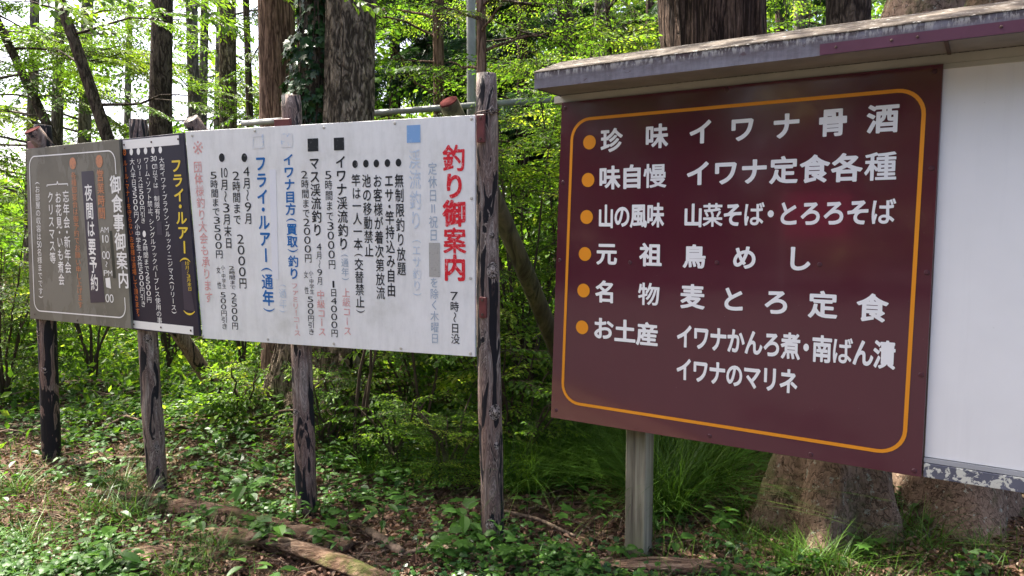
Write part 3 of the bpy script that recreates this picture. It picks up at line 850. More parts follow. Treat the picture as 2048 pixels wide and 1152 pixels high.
# ---- maroon board with hood
ms = board('menu_board', PM, eM, 'big maroon menu board with white lettering, amber border and small hooded roof')
UE = 3.45
quad_panel('panel', ms, [(-0.0268, -0.0023), (1.621, -0.0013), (1.6276, 1.5587), (0.0266, 1.5591)], .020, M_MAR)
for s, u0, v0, u1, v1, h, wf in MROWS:
    row_text(ms, s, u0, v0, u1, v1, h, M_LETW, .030)
for u, v in MDOTS:
    a = MB(); disc(a, u, v, .0335, .0335, .0018, 32); a.build('bullet_dot', M_AMB, ms)
round_border(ms, .0405, .083, 1.56, 1.473, .095, .0145, M_AMB, .0018, quad=[(.0405, .090), (1.557, .077), (1.5725, 1.4745), (.0884, 1.470)])
screws(ms, [(1.603, .398), (1.2163, .02), (.79, .031), (1.605, 1.179), (1.606, .79), (1.225, .809), (.805, .805), (.396, .794), (.022, .796), (.037, 1.175), (.829, 1.543), (.045, 1.53), (.005, .04), (1.60, 1.533), (1.595, .02)], M_MARS if 'M_MARS' in globals() else paint('maroon_screw', (.09, .03, .04), .3, .3, 60), .010, .0)
# frame behind, header, white panel, bottom rail
MB().box((1.70, .055, 1.5765), (3.44, .09, .033)).build('header_rail', M_CREAM, ms)
MB().box((.829, .061, .78), (1.60, .078, 1.54)).build('backing_board', M_BACK, ms)
MB().box((2.54, .0235, .815), (1.828, .013, 1.476), bev=.002).build('white_panel', M_PANW, ms)
MB().box((2.54, .060, .78), (1.828, .055, 1.54)).build('backing_board', M_BACK, ms)
MB().box((2.54, .016, .0665), (1.828, .014, .017)).build('metal_strip', M_ALU, ms)
MB().box((2.54, .020, .0275), (1.828, .030, .055), bev=.002).build('bottom_rail', M_PEEL, ms)
MB().box((2.54, .020, 1.5500), (1.828, .020, .018)).build('top_bead', M_CREAM, ms)
# hood: section in (y, z), swept along the board
u0, u1 = .018, UE + .05
def sweep(name, sec, ua, ub, mat, cap=True, rings=None):
    sec = np.array(sec, float); n = len(sec); us = np.linspace(ua, ub, rings or 2); V = []
    for u in us: V += [[u, y, z] for y, z in sec]
    Q = []
    for k in range(len(us) - 1):
        for i in range(n): j = (i + 1) % n; Q.append([k * n + i, k * n + j, (k + 1) * n + j, (k + 1) * n + i])
    T = []
    if cap:
        o = (len(us) - 1) * n
        for i in range(1, n - 1): T += [[0, i + 1, i], [o, o + i, o + i + 1]]
    a = MB(); a.add(V, Q, T); return a.build(name, mat, ms)
sweep('fascia', [(-.240, 1.588), (-.240, 1.6605), (-.237, 1.6605), (-.237, 1.588)], u0, u1, M_HOOD)
sweep('fascia', [(.300, 1.588), (.300, 1.6605), (.297, 1.6605), (.297, 1.588)][::-1], u0, u1, M_HOOD)
sweep('roof_sheet', [(-.244, 1.661), (-.242, 1.665), (.02, 1.757), (.304, 1.665), (.306, 1.661), (.02, 1.750)], u0 - .004, u1, M_ROOF)
a = MB(); a.add([[u0, -.236, 1.588], [u0, .296, 1.588], [u0, .296, 1.660], [u0, .02, 1.7495], [u0, -.236, 1.660]], None, [[0, 4, 3], [0, 3, 2], [0, 2, 1]]).build('gable_end', M_HOOD, ms)
MB().box(((u0 + u1) / 2, -.117, 1.598), (u1 - u0 - .004, .232, .010)).build('soffit', M_SOFF, ms)
MB().box(((u0 + u1) / 2, .198, 1.598), (u1 - u0 - .004, .190, .010)).build('soffit', M_SOFF, ms)
a = MB(); a.box((1.245 + (u1 - 1.245) / 2, -.2445, 1.6085), (u1 - 1.245, .006, .039)); a.build('purple_trim', M_PURP, ms)
screws(ms, [(1.30, 1.611), (1.48, 1.611), (1.56, 1.612), (1.80, 1.612), (2.1, 1.611)], M_RUSTS, .005, .248)
MB().box((1.645, -.117, 1.5905), (.012, .23, .006)).build('soffit_joint', M_RUSTS, ms)
# its two timber posts
def m_timber():
    t = NT('weathered_square_timber'); f = t.noise(t.coords((26, 26, 1.2)), 1, 6, .65, .4); g = t.noise(t.coords((3, 3, 1.5)), 1, 5)
    c = t.ramp(f, [(.32, (.07, .055, .045)), (.5, (.20, .175, .125)), (.68, (.33, .30, .22))])
    t.col(t.mix(t.ramp(g, [(.45, W3(0)), (.65, W3(.55))]), c, (.15, .165, .075))); t.rough(.85, .2); t.bump(f, .5, .006); return t.m
M_TIMB = m_timber()
for u, lab in ((.395, 'square weathered timber post under the left half of the maroon board'), (3.05, 'square timber post under the far right end of the hooded board')):
    p = L2W(PM, eM, u, .152, 0)
    o = MB().box((0, 0, .50), (.105, .105, 1.64), bev=.004).build('timber_post', M_TIMB, loc=(p[0], p[1], -.08), rot=(0, 0, math.atan2(eM[1], eM[0])))
    tag(o, lab, 'post')
# ================================================================== NATURE
def at(px, py, d):
    """a place measured in the photograph (2048 px wide) at depth d along +Y, as world x, y, z"""
    p = rad(PITCH); a = (px - 1024) / 1480; b = -(py - 576) / 1480
    v = np.array([a, math.cos(p) + b * math.sin(p), -math.sin(p) + b * math.cos(p)])
    v *= d / v[1]
    return np.array([v[0], v[1], EYE + v[2]])

def gz(x, y):
    x = np.asarray(x, float); y = np.asarray(y, float)
    base = -.100 + .022 * np.clip(x - .3, -4, 2.0)
    P = np.stack([x * .55, y * .55, 0 * x], -1)
    n = (fbm(P + 5, 3) - .5) * .16 + (fbm(np.stack([x * 3, y * 3, 0 * x + 2], -1), 3) - .5) * .05
    m = .16 * np.exp(-(((x + 1.6) / .9) ** 2 + ((y - 6.2) / .8) ** 2)) + .08 * np.exp(-(((x - 1.9) / .7) ** 2 + ((y - 4.1) / .5) ** 2))
    far = .05 * np.clip(y - 9, 0, 60) * np.clip((x + 6) / 8, 0, 1) + .17 * (1 - np.exp(-np.clip(y - 5.2, 0, 60) / 2.5)) * 2.5 * np.clip((x + 2.6) / 2.0, 0, 1)
    k = np.clip((y - 2.6) / .6, 0, 1)
    return (base + n) * k + m + far - .02 * (1 - k)

# ---- ground
def m_ground():
    t = NT('forest_floor'); v = t.coords((1, 1, 1))
    a = t.noise(v, 26, 8, .7, .4); b = t.noise(v, 2.2, 5, .6); c = t.noise(v, 90, 3, .6)
    col = t.ramp(a, [(.3, (.03, .018, .012)), (.48, (.085, .052, .036)), (.62, (.15, .098, .068)), (.78, (.25, .18, .13))])
    col = t.mix(t.ramp(b, [(.45, W3(0)), (.62, W3(.35))]), col, (.035, .05, .012))
    t.col(col); t.rough(.95, .1); t.bump(t.mix(.35, a, c), .9, .03); return t.m
M_GROUND = m_ground()
def ground_grid(x0, x1, y0, y1, st):
    xs = np.arange(x0, x1 + st / 2, st); ys = np.arange(y0, y1 + st / 2, st)
    X, Y = np.meshgrid(xs, ys, indexing='ij')
    return X, Y
def tensor_ground():
    def axis(lo, a, b, hi, st):
        mid = np.arange(a, b + st / 2, st); g = st; L = []; x = a
        while x > lo: g *= 1.18; x -= g; L.append(max(x, lo))
        g = st; Rr = []; x = b
        while x < hi: g *= 1.18; x += g; Rr.append(min(x, hi))
        return np.unique(np.concatenate([L[::-1], mid, Rr]))
    xs = axis(-300, -4.5, 3.2, 300, .035); ys = axis(-300, 2.9, 7.5, 400, .035)
    X, Y = np.meshgrid(xs, ys, indexing='ij'); Z = gz(X, Y)
    near = np.exp(-((np.clip(Y - 4, 0, 99) / 6) ** 2)) * (Y > 2.8)
    Z += near * (fbm(np.stack([X * 11, Y * 11, 0 * X], -1), 3) - .5) * .035
    V = np.stack([X, Y, Z], -1).reshape(-1, 3); ny = len(ys)
    i = np.arange(len(xs) - 1)[:, None] * ny; j = np.arange(ny - 1)[None, :]
    Q = np.stack([i + j, i + ny + j, i + ny + j + 1, i + j + 1], -1).reshape(-1, 4)
    return link('ground', mesh('ground', V, Q, M_GROUND, smooth=True))
tag(tensor_ground(), kind='structure')
M_LOT = paint('worn_asphalt', (.035, .032, .030), .95, .4, 30, .1, .6)
MB().add([[-60, -60, .004], [60, -60, .004], [60, 1.9, .004], [-60, 1.9, .004]], [[0, 1, 2, 3]]).build('car_park', M_LOT)
tag(bpy.data.objects['car_park'], kind='structure')

# ---- leaf materials
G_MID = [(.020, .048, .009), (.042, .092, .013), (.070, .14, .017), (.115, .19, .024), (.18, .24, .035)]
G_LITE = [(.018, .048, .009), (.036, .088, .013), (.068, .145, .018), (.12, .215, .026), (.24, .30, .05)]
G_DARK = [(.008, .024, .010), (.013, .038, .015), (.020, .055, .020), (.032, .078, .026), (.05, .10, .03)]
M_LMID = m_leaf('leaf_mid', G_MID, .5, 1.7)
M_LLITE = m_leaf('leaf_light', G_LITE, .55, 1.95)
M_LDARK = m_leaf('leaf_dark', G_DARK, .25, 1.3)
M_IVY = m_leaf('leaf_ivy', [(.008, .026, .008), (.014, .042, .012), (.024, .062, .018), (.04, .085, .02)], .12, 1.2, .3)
M_GRASS = m_leaf('grass_blades', [(.022, .062, .008), (.036, .092, .010), (.055, .125, .013), (.08, .16, .017), (.12, .18, .03)], .35, 1.1)
M_HERB = m_leaf('herb_leaf', [(.02, .06, .014), (.035, .095, .018), (.06, .14, .022), (.10, .19, .03)], .45, 1.6, .4)
M_LITTER = m_leaf('leaf_litter', [(.035, .020, .014), (.085, .046, .031), (.14, .078, .052), (.21, .13, .088), (.32, .23, .165), (.45, .38, .29)], .12, 1.0, .7)
M_TWIG = paint('twig_bark', (.085, .062, .045), .85, .4, 9, .15)
M_DEAD = m_bark('dead_wood', (.055, .038, .026), (.26, .19, .135), 24, 5, bump=.7)
def m_fissured(name, dark, mid, light, sx=15, sz=2.4, w=.10, moss=None, lichen=None, bump=1.0):
    """plates of bark between dark cracks that run up the trunk"""
    t = NT(name); tc = t.n('TexCoord'); oi = t.n('ObjectInfo')
    vm = t.n('VectorMath', operation='ADD'); sc = t.n('VectorMath', operation='SCALE'); cv = t.n('CombineXYZ')
    for k in range(3): t.l(oi.outputs['Random'], cv.inputs[k])
    t.l(cv.outputs[0], sc.inputs[0]); sc.inputs['Scale'].default_value = 23.0
    t.l(tc.outputs['Object'], vm.inputs[0]); t.l(sc.outputs[0], vm.inputs[1])
    def cr(kx, kz, det, wid):
        mp = t.n('Mapping'); mp.inputs['Scale'].default_value = (kx, kx, kz); t.l(vm.outputs[0], mp.inputs[0])
        f = t.noise(mp.outputs[0], 1.0, det, .55, .5)
        return f, t.ramp(f, [(.5 - wid * 1.7, W3(1)), (.5 - wid * .3, W3(0)), (.5 + wid * .3, W3(0)), (.5 + wid * 1.7, W3(1))])
    f1, c1 = cr(sx, sz, 3, w); f2, c2 = cr(sx * 2.1, sz * 2.6, 3, w * .8)
    f3, _ = cr(60, 22, 4, .1); f4, _ = cr(2.2, 1.2, 3, .1)
    crack = t.mix(1.0, c1, t.mix(.45, (1.0, 1.0, 1.0), c2), 'MULTIPLY')
    plate = t.ramp(f3, [(.3, mid), (.68, light)])
    c = t.mix(crack, dark, plate)
    c = t.mix(1.0, c, t.ramp(f4, [(.3, W3(.7)), (.7, W3(1.15))]), 'MULTIPLY')
    if moss: c = t.mix(t.ramp(t.noise(vm.outputs[0], 2.6, 7, .7), [(.52, W3(0)), (.62, W3(.7))]), c, moss)
    if lichen: c = t.mix(t.ramp(t.noise(vm.outputs[0], 24, 6, .7), [(.6, W3(0)), (.64, W3(.75))]), c, lichen)
    t.col(c); t.rough(.92, .12)
    t.bump(t.mix(.25, crack, f3), bump, .018)
    return t.m
M_BARKA = m_fissured('furrowed_bark', (.055, .042, .03), (.25, .19, .135), (.42, .335, .245), 16, 5.2, .06)
M_BARKR = m_fissured('reddish_bark', (.07, .042, .03), (.20, .125, .09), (.31, .20, .145), 22, 2.2, .045, bump=.7)
M_BARKC = m_fissured('cedar_bark', (.022, .014, .011), (.095, .06, .045), (.19, .125, .095), 24, 1.3, .06)
M_BARKL = m_fissured('lichened_bark', (.09, .06, .042), (.15, .10, .07), (.28, .195, .14), 22, 17, .02, moss=(.07, .08, .03), lichen=(.30, .32, .26), bump=.6)
M_BARKG = m_fissured('grey_bark', (.07, .06, .05), (.17, .145, .12), (.27, .235, .20), 12, 3, .05, bump=.6)
M_BARKD = m_fissured('dark_bark', (.03, .022, .018), (.085, .065, .052), (.165, .128, .10), 15, 4, .05, bump=.7)
def m_rotlog():
    t = NT('rotten_log'); rot = (0, 0, .42)
    f = t.noise(t.coords((5, 42, 42), rot=rot), 1.0, 7, .65, .8); g = t.noise(t.coords((1, 1, 1)), 5, 5, .65); h = t.noise(t.coords((1, 1, 1)), 60, 4, .7)
    c = t.ramp(f, [(.38, (.02, .013, .010)), (.47, (.095, .06, .04)), (.56, (.19, .13, .09)), (.7, (.32, .24, .175))])
    c = t.mix(t.ramp(g, [(.48, W3(0)), (.6, W3(.6))]), c, (.10, .058, .036)); c = t.mix(t.ramp(t.noise(t.coords((1, 1, 1)), 3.1, 6, .7), [(.56, W3(0)), (.66, W3(.8))]), c, (.055, .075, .016))
    t.col(c); t.rough(.95, .1); t.bump(t.mix(.3, f, h), 1.0, .025); return t.m
M_ROT = m_rotlog()

# ---- leaf shapes: unit length along +X, width along Y
def L_fold(w, dz=.10, curl=.08):
    V = np.array([[0, 0, 0], [1, 0, -curl], [.32, w / 2, dz * w], [.68, w * .42, dz * w - curl * .4], [.68, -w * .42, dz * w - curl * .4], [.32, -w / 2, dz * w]])
    return V, np.array([[0, 2, 3], [0, 3, 1], [0, 1, 4], [0, 4, 5]])
def L_dia(w):
    return np.array([[0, 0, 0], [.45, w / 2, .04], [1, 0, -.05], [.45, -w / 2, .04]]), np.array([[0, 2, 1], [0, 3, 2]])
def L_lobed(n=5, w=.9):
    pts = [[0, 0, 0]]; a0 = -1.9
    for k in range(n * 2 - 1):
        a = a0 + 3.8 * k / (n * 2 - 2); r = (.62 if k % 2 == 0 else .34) * (1.1 if k == n - 1 else 1)
        pts.append([.4 + r * math.cos(a), r * math.sin(a) * w, .03 * (k % 2) - .04 * abs(math.sin(a))])
    V = np.array(pts + [[.4, 0, .02]]); c = len(V) - 1; m = len(V) - 1
    return V, np.array([[c, i, (i + 1) % m] for i in range(m)])
def L_heart(w=.95):
    V = np.array([[.12, 0, .03], [0, .22 * w, 0], [.15, .46 * w, -.02], [.5, .42 * w, -.02], [.8, .2 * w, -.03], [1, 0, -.08], [.8, -.2 * w, -.03], [.5, -.42 * w, -.02], [.15, -.46 * w, -.02], [0, -.22 * w, 0], [.5, 0, .05]])
    return V, np.array([[10, i, (i + 1) % 10] for i in range(10)])
LEAVES = dict(oval=L_fold(.46), narrow=L_fold(.30, .1, .14), broad=L_fold(.62, .12, .16), dia=L_dia(.52), lobed=L_lobed(), heart=L_heart(), strip=L_dia(.13))

def unit(v): return v / (np.linalg.norm(v, axis=-1, keepdims=True) + 1e-9)
def frames(d, nrm):
    x = unit(d); y = unit(np.cross(nrm, x)); z = np.cross(x, y)
    return np.stack([x, y, z], -1)               # columns
def scatter(shape, P, D, Nn, S, tint):
    V, T = LEAVES[shape] if isinstance(shape, str) else shape
    R = frames(D, Nn); n = len(P)
    W = np.einsum('nij,kj->nki', R, V) * np.asarray(S).reshape(-1, 1, 1) + P[:, None, :]
    TT = T[None] + (np.arange(n) * len(V))[:, None, None]
    return W.reshape(-1, 3), TT.reshape(-1, 3), np.repeat(tint, len(V))

# ---- branch sprays (a metre long, along +X)
def make_spray(shape, size, nsub, step, seed, droop=.25, spread=.5, compound=False, dn=.2):
    g = np.random.default_rng(seed); P = []; D = []; W = MB()
    ax_t = np.linspace(0, 1, 9)
    ax = np.stack([ax_t, .08 * np.sin(ax_t * 4 + seed), .12 * ax_t - droop * ax_t ** 2], 1)
    W.tube(ax, np.linspace(.008, .002, 9), 3, cap=False)
    subs = [(ax, 1.0)]
    for k in range(nsub):
        t = .18 + .8 * (k + g.random() * .6) / nsub; sd = 1 if k % 2 else -1
        p = np.array([np.interp(t, ax_t, ax[:, i]) for i in range(3)])
        L = spread * (1 - .55 * t) * g.uniform(.75, 1.2)
        ang = sd * g.uniform(.7, 1.15); d = np.array([math.cos(ang), math.sin(ang), g.normal(0, .12)])
        u = np.linspace(0, 1, 6)[:, None]
        q = p + d * u * L + np.array([0, 0, -1]) * u ** 2 * L * droop + np.array([1, 0, 0]) * u ** 2 * L * .25
        W.tube(q, np.linspace(.004, .0012, 6), 3, cap=False); subs.append((q, L))
    for q, L in subs:
        n = max(3, int(L / step)); u0 = .12 if L < 1 else .3
        for i in range(n):
            t = u0 + (1 - u0) * (i + .5) / n; f = t * (len(q) - 1); a = int(min(f, len(q) - 2)); pp = q[a] + (q[a + 1] - q[a]) * (f - a)
            td = unit(q[a + 1] - q[a]); side = unit(np.cross([0, 0, 1.], td))
            for sd in ((-1, 1) if compound else ((1,) if i % 2 else (-1,))):
                P.append(pp); D.append(td * .55 + side * sd * (.85 if compound else .7) + np.array([0, 0, -dn]) + g.normal(0, .16, 3))
        P.append(q[-1]); D.append(unit(q[-1] - q[-2]) + np.array([0, 0, -dn]))
    P = np.array(P); D = np.array(D); n = len(P)
    Nn = np.array([0, 0, 1.]) + g.normal(0, .28, (n, 3))
    V, T, ti = scatter(shape, P, D, Nn, size * g.uniform(.65, 1.2, n), g.uniform(-.16, .16, n))
    WV = np.concatenate(W.V); WQ = np.concatenate(W.Q)
    return dict(V=V, T=T, t=ti, WV=WV, WQ=WQ)
SP = {
 'oval': [make_spray('oval', .085, 11, .055, 10 + i) for i in range(4)],
 'comp': [make_spray('narrow', .095, 8, .05, 20 + i, compound=True, spread=.55, dn=.1) for i in range(4)],
 'broad': [make_spray('broad', .11, 8, .085, 30 + i, droop=.35) for i in range(4)],
 'small': [make_spray('oval', .05, 12, .042, 40 + i, spread=.42) for i in range(4)],
 'maple': [make_spray('lobed', .095, 8, .09, 50 + i) for i in range(3)],
 'far': [make_spray('dia', .15, 9, .09, 60 + i, spread=.55) for i in range(4)],
 'needle': [make_spray('strip', .26, 13, .028, 70 + i, droop=.5, spread=.5, compound=True, dn=.35) for i in range(4)],
}

def crown_mesh(name, kind, P, D, S, mats, g, tmean=.5, tvar=.17):
    """P, D, S: where each spray starts, where it points, how long it is"""
    lib = SP[kind]; pick = g.integers(0, len(lib), len(P)); VV = []; TT = []; QQ = []; tt = []; o = 0; mi = []
    P = np.asarray(P, float); D = np.asarray(D, float); S = np.asarray(S, float)
    leafT = []; woodQ = []
    for k, sp in enumerate(lib):
        m = np.where(pick == k)[0]
        if not len(m): continue
        R = frames(D[m], np.array([0, 0, 1.]) + g.normal(0, .22, (len(m), 3)))
        for key, tris in (('V', 'T'), ('WV', 'WQ')):
            V = np.einsum('nij,kj->nki', R, sp[key]) * S[m][:, None, None] + P[m][:, None, :]
            F = sp[tris][None] + (np.arange(len(m)) * len(sp[key]))[:, None, None] + o
            VV.append(V.reshape(-1, 3)); o += V.shape[0] * V.shape[1]
            if key == 'V':
                leafT.append(F.reshape(-1, 3)); tt.append((sp['t'][None, :] + (tmean + g.normal(0, tvar, len(m)))[:, None]).ravel())
            else:
                woodQ.append(F.reshape(-1, F.shape[-1])); tt.append(np.full(V.shape[0] * V.shape[1], .5))
    leafT = np.concatenate(leafT); woodQ = np.concatenate(woodQ)
    mi = np.concatenate([np.zeros(len(leafT), int), np.ones(len(woodQ), int)])
    return mesh(name, np.concatenate(VV), [leafT, woodQ], mats, tint=np.clip(np.concatenate(tt), 0.02, .98), mi=mi)

# ---- trunks
def trunk_mesh(name, pts, radii, mat, n=20, m=40, flare=.5, fl_h=.35, lobes=0, ridge=.08, ridge_n=2.5, zf=1.5, seed=0.0, limbs=None, deep=0.0):
    pts = np.asarray(pts, float)
    t = np.linspace(0, 1, len(pts)); tt = np.linspace(0, 1, m) ** 1.25
    C = np.stack([np.interp(tt, t, pts[:, i]) for i in range(3)], 1)
    if len(pts) > 2:                                         # soften the kinks
        for _ in range(3): C[1:-1] = (C[:-2] + 2 * C[1:-1] + C[2:]) / 4
    r = np.interp(tt, t, radii)
    h = C[:, 2] - C[0, 2]; r = r * (1 + flare * np.exp(-h / fl_h))
    th = np.linspace(0, 2 * np.pi, n, endpoint=False)
    q = np.stack([np.cos(th)[None] * ridge_n + seed + 0 * h[:, None], np.sin(th)[None] * ridge_n + 0 * h[:, None], h[:, None] * zf + 0 * th[None]], -1)
    f = fbm(q, 4)
    R = r[:, None] * (1 + ridge * 2 * (f - .5))
    if deep: 
        q2 = np.stack([np.cos(th)[None] * ridge_n * 3.2 + seed + 0 * h[:, None], np.sin(th)[None] * ridge_n * 3.2 + 0 * h[:, None], h[:, None] * zf * 1.6 + 0 * th[None]], -1)
        R -= r[:, None] * deep * np.clip(1 - np.abs(fbm(q2, 2) - .5) * 9, 0, 1)
    if lobes:
        R *= 1 + .30 * np.exp(-h / (fl_h * 1.2))[:, None] * np.cos(lobes * th[None] + seed)
    V = np.stack([C[:, 0:1] + R * np.cos(th), C[:, 1:2] + R * np.sin(th), C[:, 2:3] + 0 * R], -1).reshape(-1, 3)
    i = np.arange(m - 1)[:, None] * n; j = np.arange(n)[None, :]; k = (j + 1) % n
    Q = [np.stack([i + j, i + k, i + n + k, i + n + j], -1).reshape(-1, 4)]; VV = [V]; o = len(V)
    for (lp, lr) in (limbs or []):
        a, b, _ = tube(lp, lr, 7, cap=False, ridge=.1, seed=seed); VV.append(a); Q.append(b + o); o += len(a)
    return mesh(name, np.concatenate(VV), [np.concatenate(Q)], mat, smooth=True)

def limb_path(p, az, L, rise, g, m=7):
    u = np.linspace(0, 1, m); d = np.array([math.cos(az), math.sin(az), 0])
    w = np.cumsum(g.normal(0, .05, (m, 3)), 0) * L
    return p + d * (u * L)[:, None] + np.array([0, 0, 1]) * (rise * L * (u - .45 * u ** 2))[:, None] + w * u[:, None]

def tree(name, label, pts, r0, r1, bark, kind, leafmat, crown=None, group=None, seed=1, cat='tree', tmean=.5, **tk):
    """crown: list of zones (z0, z1, limbs, limb length, sprays per limb, spray length[, azimuth centre, azimuth spread])"""
    g = np.random.default_rng(seed); base = np.array(pts[0], float)
    root = empty(name, tuple(base)); tag(root, label, cat, group)
    pts = np.asarray(pts, float) - base; limbs = []; P = []; D = []; S = []
    for z in (crown or []):
        z0, z1, nl, LL, ns, sl = z[:6]
        if z0 >= 5: LL *= 1.2
        if z0 >= 5 and base[1] > 0: nl = 1
        azc, azs = (z[6], z[7]) if len(z) > 6 else (0, math.pi)
        for k in range(nl):
            zz = z0 + (z1 - z0) * (k + g.random()) / nl - base[2]
            c = np.array([np.interp(zz, pts[:, 2], pts[:, i]) for i in range(3)])
            az = azc + g.uniform(-azs, azs); L = LL * g.uniform(.6, 1.15)
            rise = g.uniform(.0, .45) if kind != 'needle' else g.uniform(-.35, .05)
            lp = limb_path(c, az, L, rise, g); limbs.append((lp, np.linspace(.007 + .009 * L, .003, len(lp))))
            for s in range(ns):
                u = .22 + .78 * (s + g.random()) / ns; f = u * (len(lp) - 1); a = int(min(f, len(lp) - 2))
                pp = lp[a] + (lp[a + 1] - lp[a]) * (f - a); sd = 1 if s % 2 else -1
                a2 = az + sd * g.uniform(.3, 1.2) * (1 - .5 * u)
                P.append(pp); D.append([math.cos(a2), math.sin(a2), g.normal(.0, .22) - (.3 if kind == 'needle' else 0)]); S.append(sl * g.uniform(.65, 1.2))
    rr = np.linspace(r0, r1, len(pts))
    link('trunk', trunk_mesh('trunk', pts, rr, bark, limbs=limbs, seed=seed * 1.7, **tk), root)
    if P: link('crown', crown_mesh('crown', kind, P, D, S, [leafmat, M_TWIG], g, tmean), root)
    return root

def g0(p, dz=-.12): return [p[0], p[1], float(gz(p[0], p[1])) + dz]
def stem(px0, px1, d, dd=0.0, top=9.0, bend=0.0):
    """centre line of a trunk that crosses the horizon line at px0 and the photo's top edge at px1"""
    a = at(px0, 450, d); b = at(px1, 0, d + dd); s = (b - a) / (b[2] - a[2])
    z0 = float(gz(a[0], a[1])) - .15
    p0 = a + s * (z0 - a[2]) * .8; p0[2] = z0
    p3 = b + s * (top - b[2]); mid = (a + b) / 2 + np.array([bend, 0, 0])
    return [p0, a, mid, b, p3]

UPPER = .12
# --- near and middle trees, from left to right
tree('leaning_tree', 'thin dark leaning tree crossing the top left corner of the picture', stem(190, -25, 12, 0, 8), .10, .05, M_BARKD, 'comp', M_LMID, [(3.0, 5.5, 6, 1.8, 6, .9), (5.5, 8, 7, 2, 6, 1.3)], seed=3)
tree('leaning_tree', 'dark leaning tree whose trunk slants above the grey-green and black signs', stem(275, 120, 9.5, 0, 9), .10, .055, M_BARKD, 'comp', M_LMID, [(2.6, 4.6, 4, 1.5, 5, .8), (5.5, 9, 8, 2, 6, 1.3)], seed=4)
tree('broadleaf_tree', 'pale hazy trunk far behind the top of the grey-green sign', stem(165, 175, 17, 0, 11), .17, .10, M_BARKG, 'far', M_LMID, [(2.5, 6.0, 6, 2.4, 6, 1.0), (6, 11, 10, 2.6, 6, 1.6)], seed=5)
tree('broadleaf_tree', 'stout dark trunk above the black sign with a side limb near its top', stem(325, 325, 11, 0, 10, -.03), .185, .13, M_BARKD, 'comp', M_LMID, [(6, 10, 9, 2.4, 7, 1.5)], seed=6)
tree('broadleaf_tree', 'slim grey trunk between the two stout trunks above the white board', stem(393, 383, 15, 0, 11), .13, .10, M_BARKG, 'far', M_LMID, [(3.2, 6.0, 4, 1.8, 6, 1.0), (6, 11, 9, 2.4, 6, 1.6)], seed=7)
tree('broadleaf_tree', 'straight brown trunk behind the left part of the white board', stem(458, 455, 12, 0, 11), .15, .12, M_BARKA, 'oval', M_LMID, [(6, 11, 9, 2.4, 7, 1.6)], seed=8)
tree('slender_tree', 'slender dark trunk close to the left side of the reddish trunk', stem(507, 492, 13, 0, 9), .07, .05, M_BARKD, 'oval', M_LMID, [(2.6, 5.5, 5, 1.3, 5, .8), (6, 9, 6, 2, 6, 1.5)], seed=9)
tree('broadleaf_tree', 'broad reddish-brown trunk just left of the ivy covered trunk', stem(560, 552, 7.6, 0, 11), .19, .17, M_BARKR, 'oval', M_LMID, [(3.4, 4.4, 2, 1.4, 5, .9), (7, 11, 4, 2.6, 7, 1.6)], seed=10, n=28, m=60)

# twin-stemmed tree with ivy
g = np.random.default_rng(21)
bx = at(640, 800, 6.15); tb = np.array([bx[0], 6.15, float(gz(bx[0], 6.15)) - .12])
tw = empty('twin_trunk_tree', tuple(tb)); tag(tw, 'big twin-stemmed tree with deeply furrowed bark rising behind the white board', 'tree')
def rel(px, py, d): return at(px, py, d) - tb
pA = [rel(668, 850, 6.0) * [1, 1, 0], rel(690, 600, 6.05), rel(697, 300, 6.08), rel(703, 0, 6.1), rel(720, -900, 6.4), rel(760, -2000, 6.8)]
pB = [rel(590, 850, 6.15) * [1, 1, 0], rel(612, 600, 6.2), rel(628, 300, 6.25), rel(632, 0, 6.3), rel(600, -900, 6.4), rel(560, -2000, 6.6)]
for i, (pp, r0) in enumerate(((pA, .195), (pB, .15))):
    limbs = []
    link('trunk', trunk_mesh('trunk', pp, [r0 * 1.15, r0 * 1.02, r0, r0 * .97, r0 * .8, r0 * .5], M_BARKA, n=110, m=230, flare=.9, fl_h=.4, lobes=3, ridge=.10, ridge_n=3.2, zf=1.1, seed=3.0 + i * 5, deep=.11), tw)
P = []; D = []; S = []
for k in range(22):
    a = g.uniform(0, 2 * np.pi); rr = g.uniform(.6, 3.0); z = g.uniform(5.4, 9.5)
    P.append([rr * math.cos(a) - .3, rr * math.sin(a) + .8, z]); D.append([math.cos(a), math.sin(a), g.normal(0, .2)]); S.append(g.uniform(1, 1.7))
link('crown', crown_mesh('crown', 'far', P, D, S, [M_LMID, M_TWIG], g), tw)
# limbs and leaves out of view above the frame, added to shade the foreground
P = []; D = []; S = []; lb = MB()
for k in range(8):
    st0 = np.array([-.1 + .04 * k, -.05, 3.9 + .1 * (k % 4)]); e = np.array([g.uniform(-3.9, 1.9), g.uniform(-1.5, .7), g.uniform(4.85, 5.6)])
    u = np.linspace(0, 1, 8)[:, None]; lp = st0 + (e - st0) * u + np.array([0, 0, .5]) * np.sin(np.pi * u) * .6 + np.cumsum(g.normal(0, .03, (8, 3)), 0)
    lb.tube(lp, np.linspace(.04, .01, 8), 6, cap=False)
    for q in range(6):
        t = .35 + .65 * (q + g.random()) / 6; f = t * 7; a_ = int(min(f, 6)); pp = lp[a_] + (lp[a_ + 1] - lp[a_]) * (f - a_); pp[2] = max(pp[2], 4.75)
        az = g.uniform(0, 6.3); P.append(pp); D.append([math.cos(az), math.sin(az) * .5, g.uniform(.1, .35)]); S.append(g.uniform(.7, 1.15))
lb.build('limb', M_BARKA, tw, smooth=True)
link('crown', crown_mesh('crown', 'oval', P, D, S, [M_LMID, M_TWIG], g), tw)
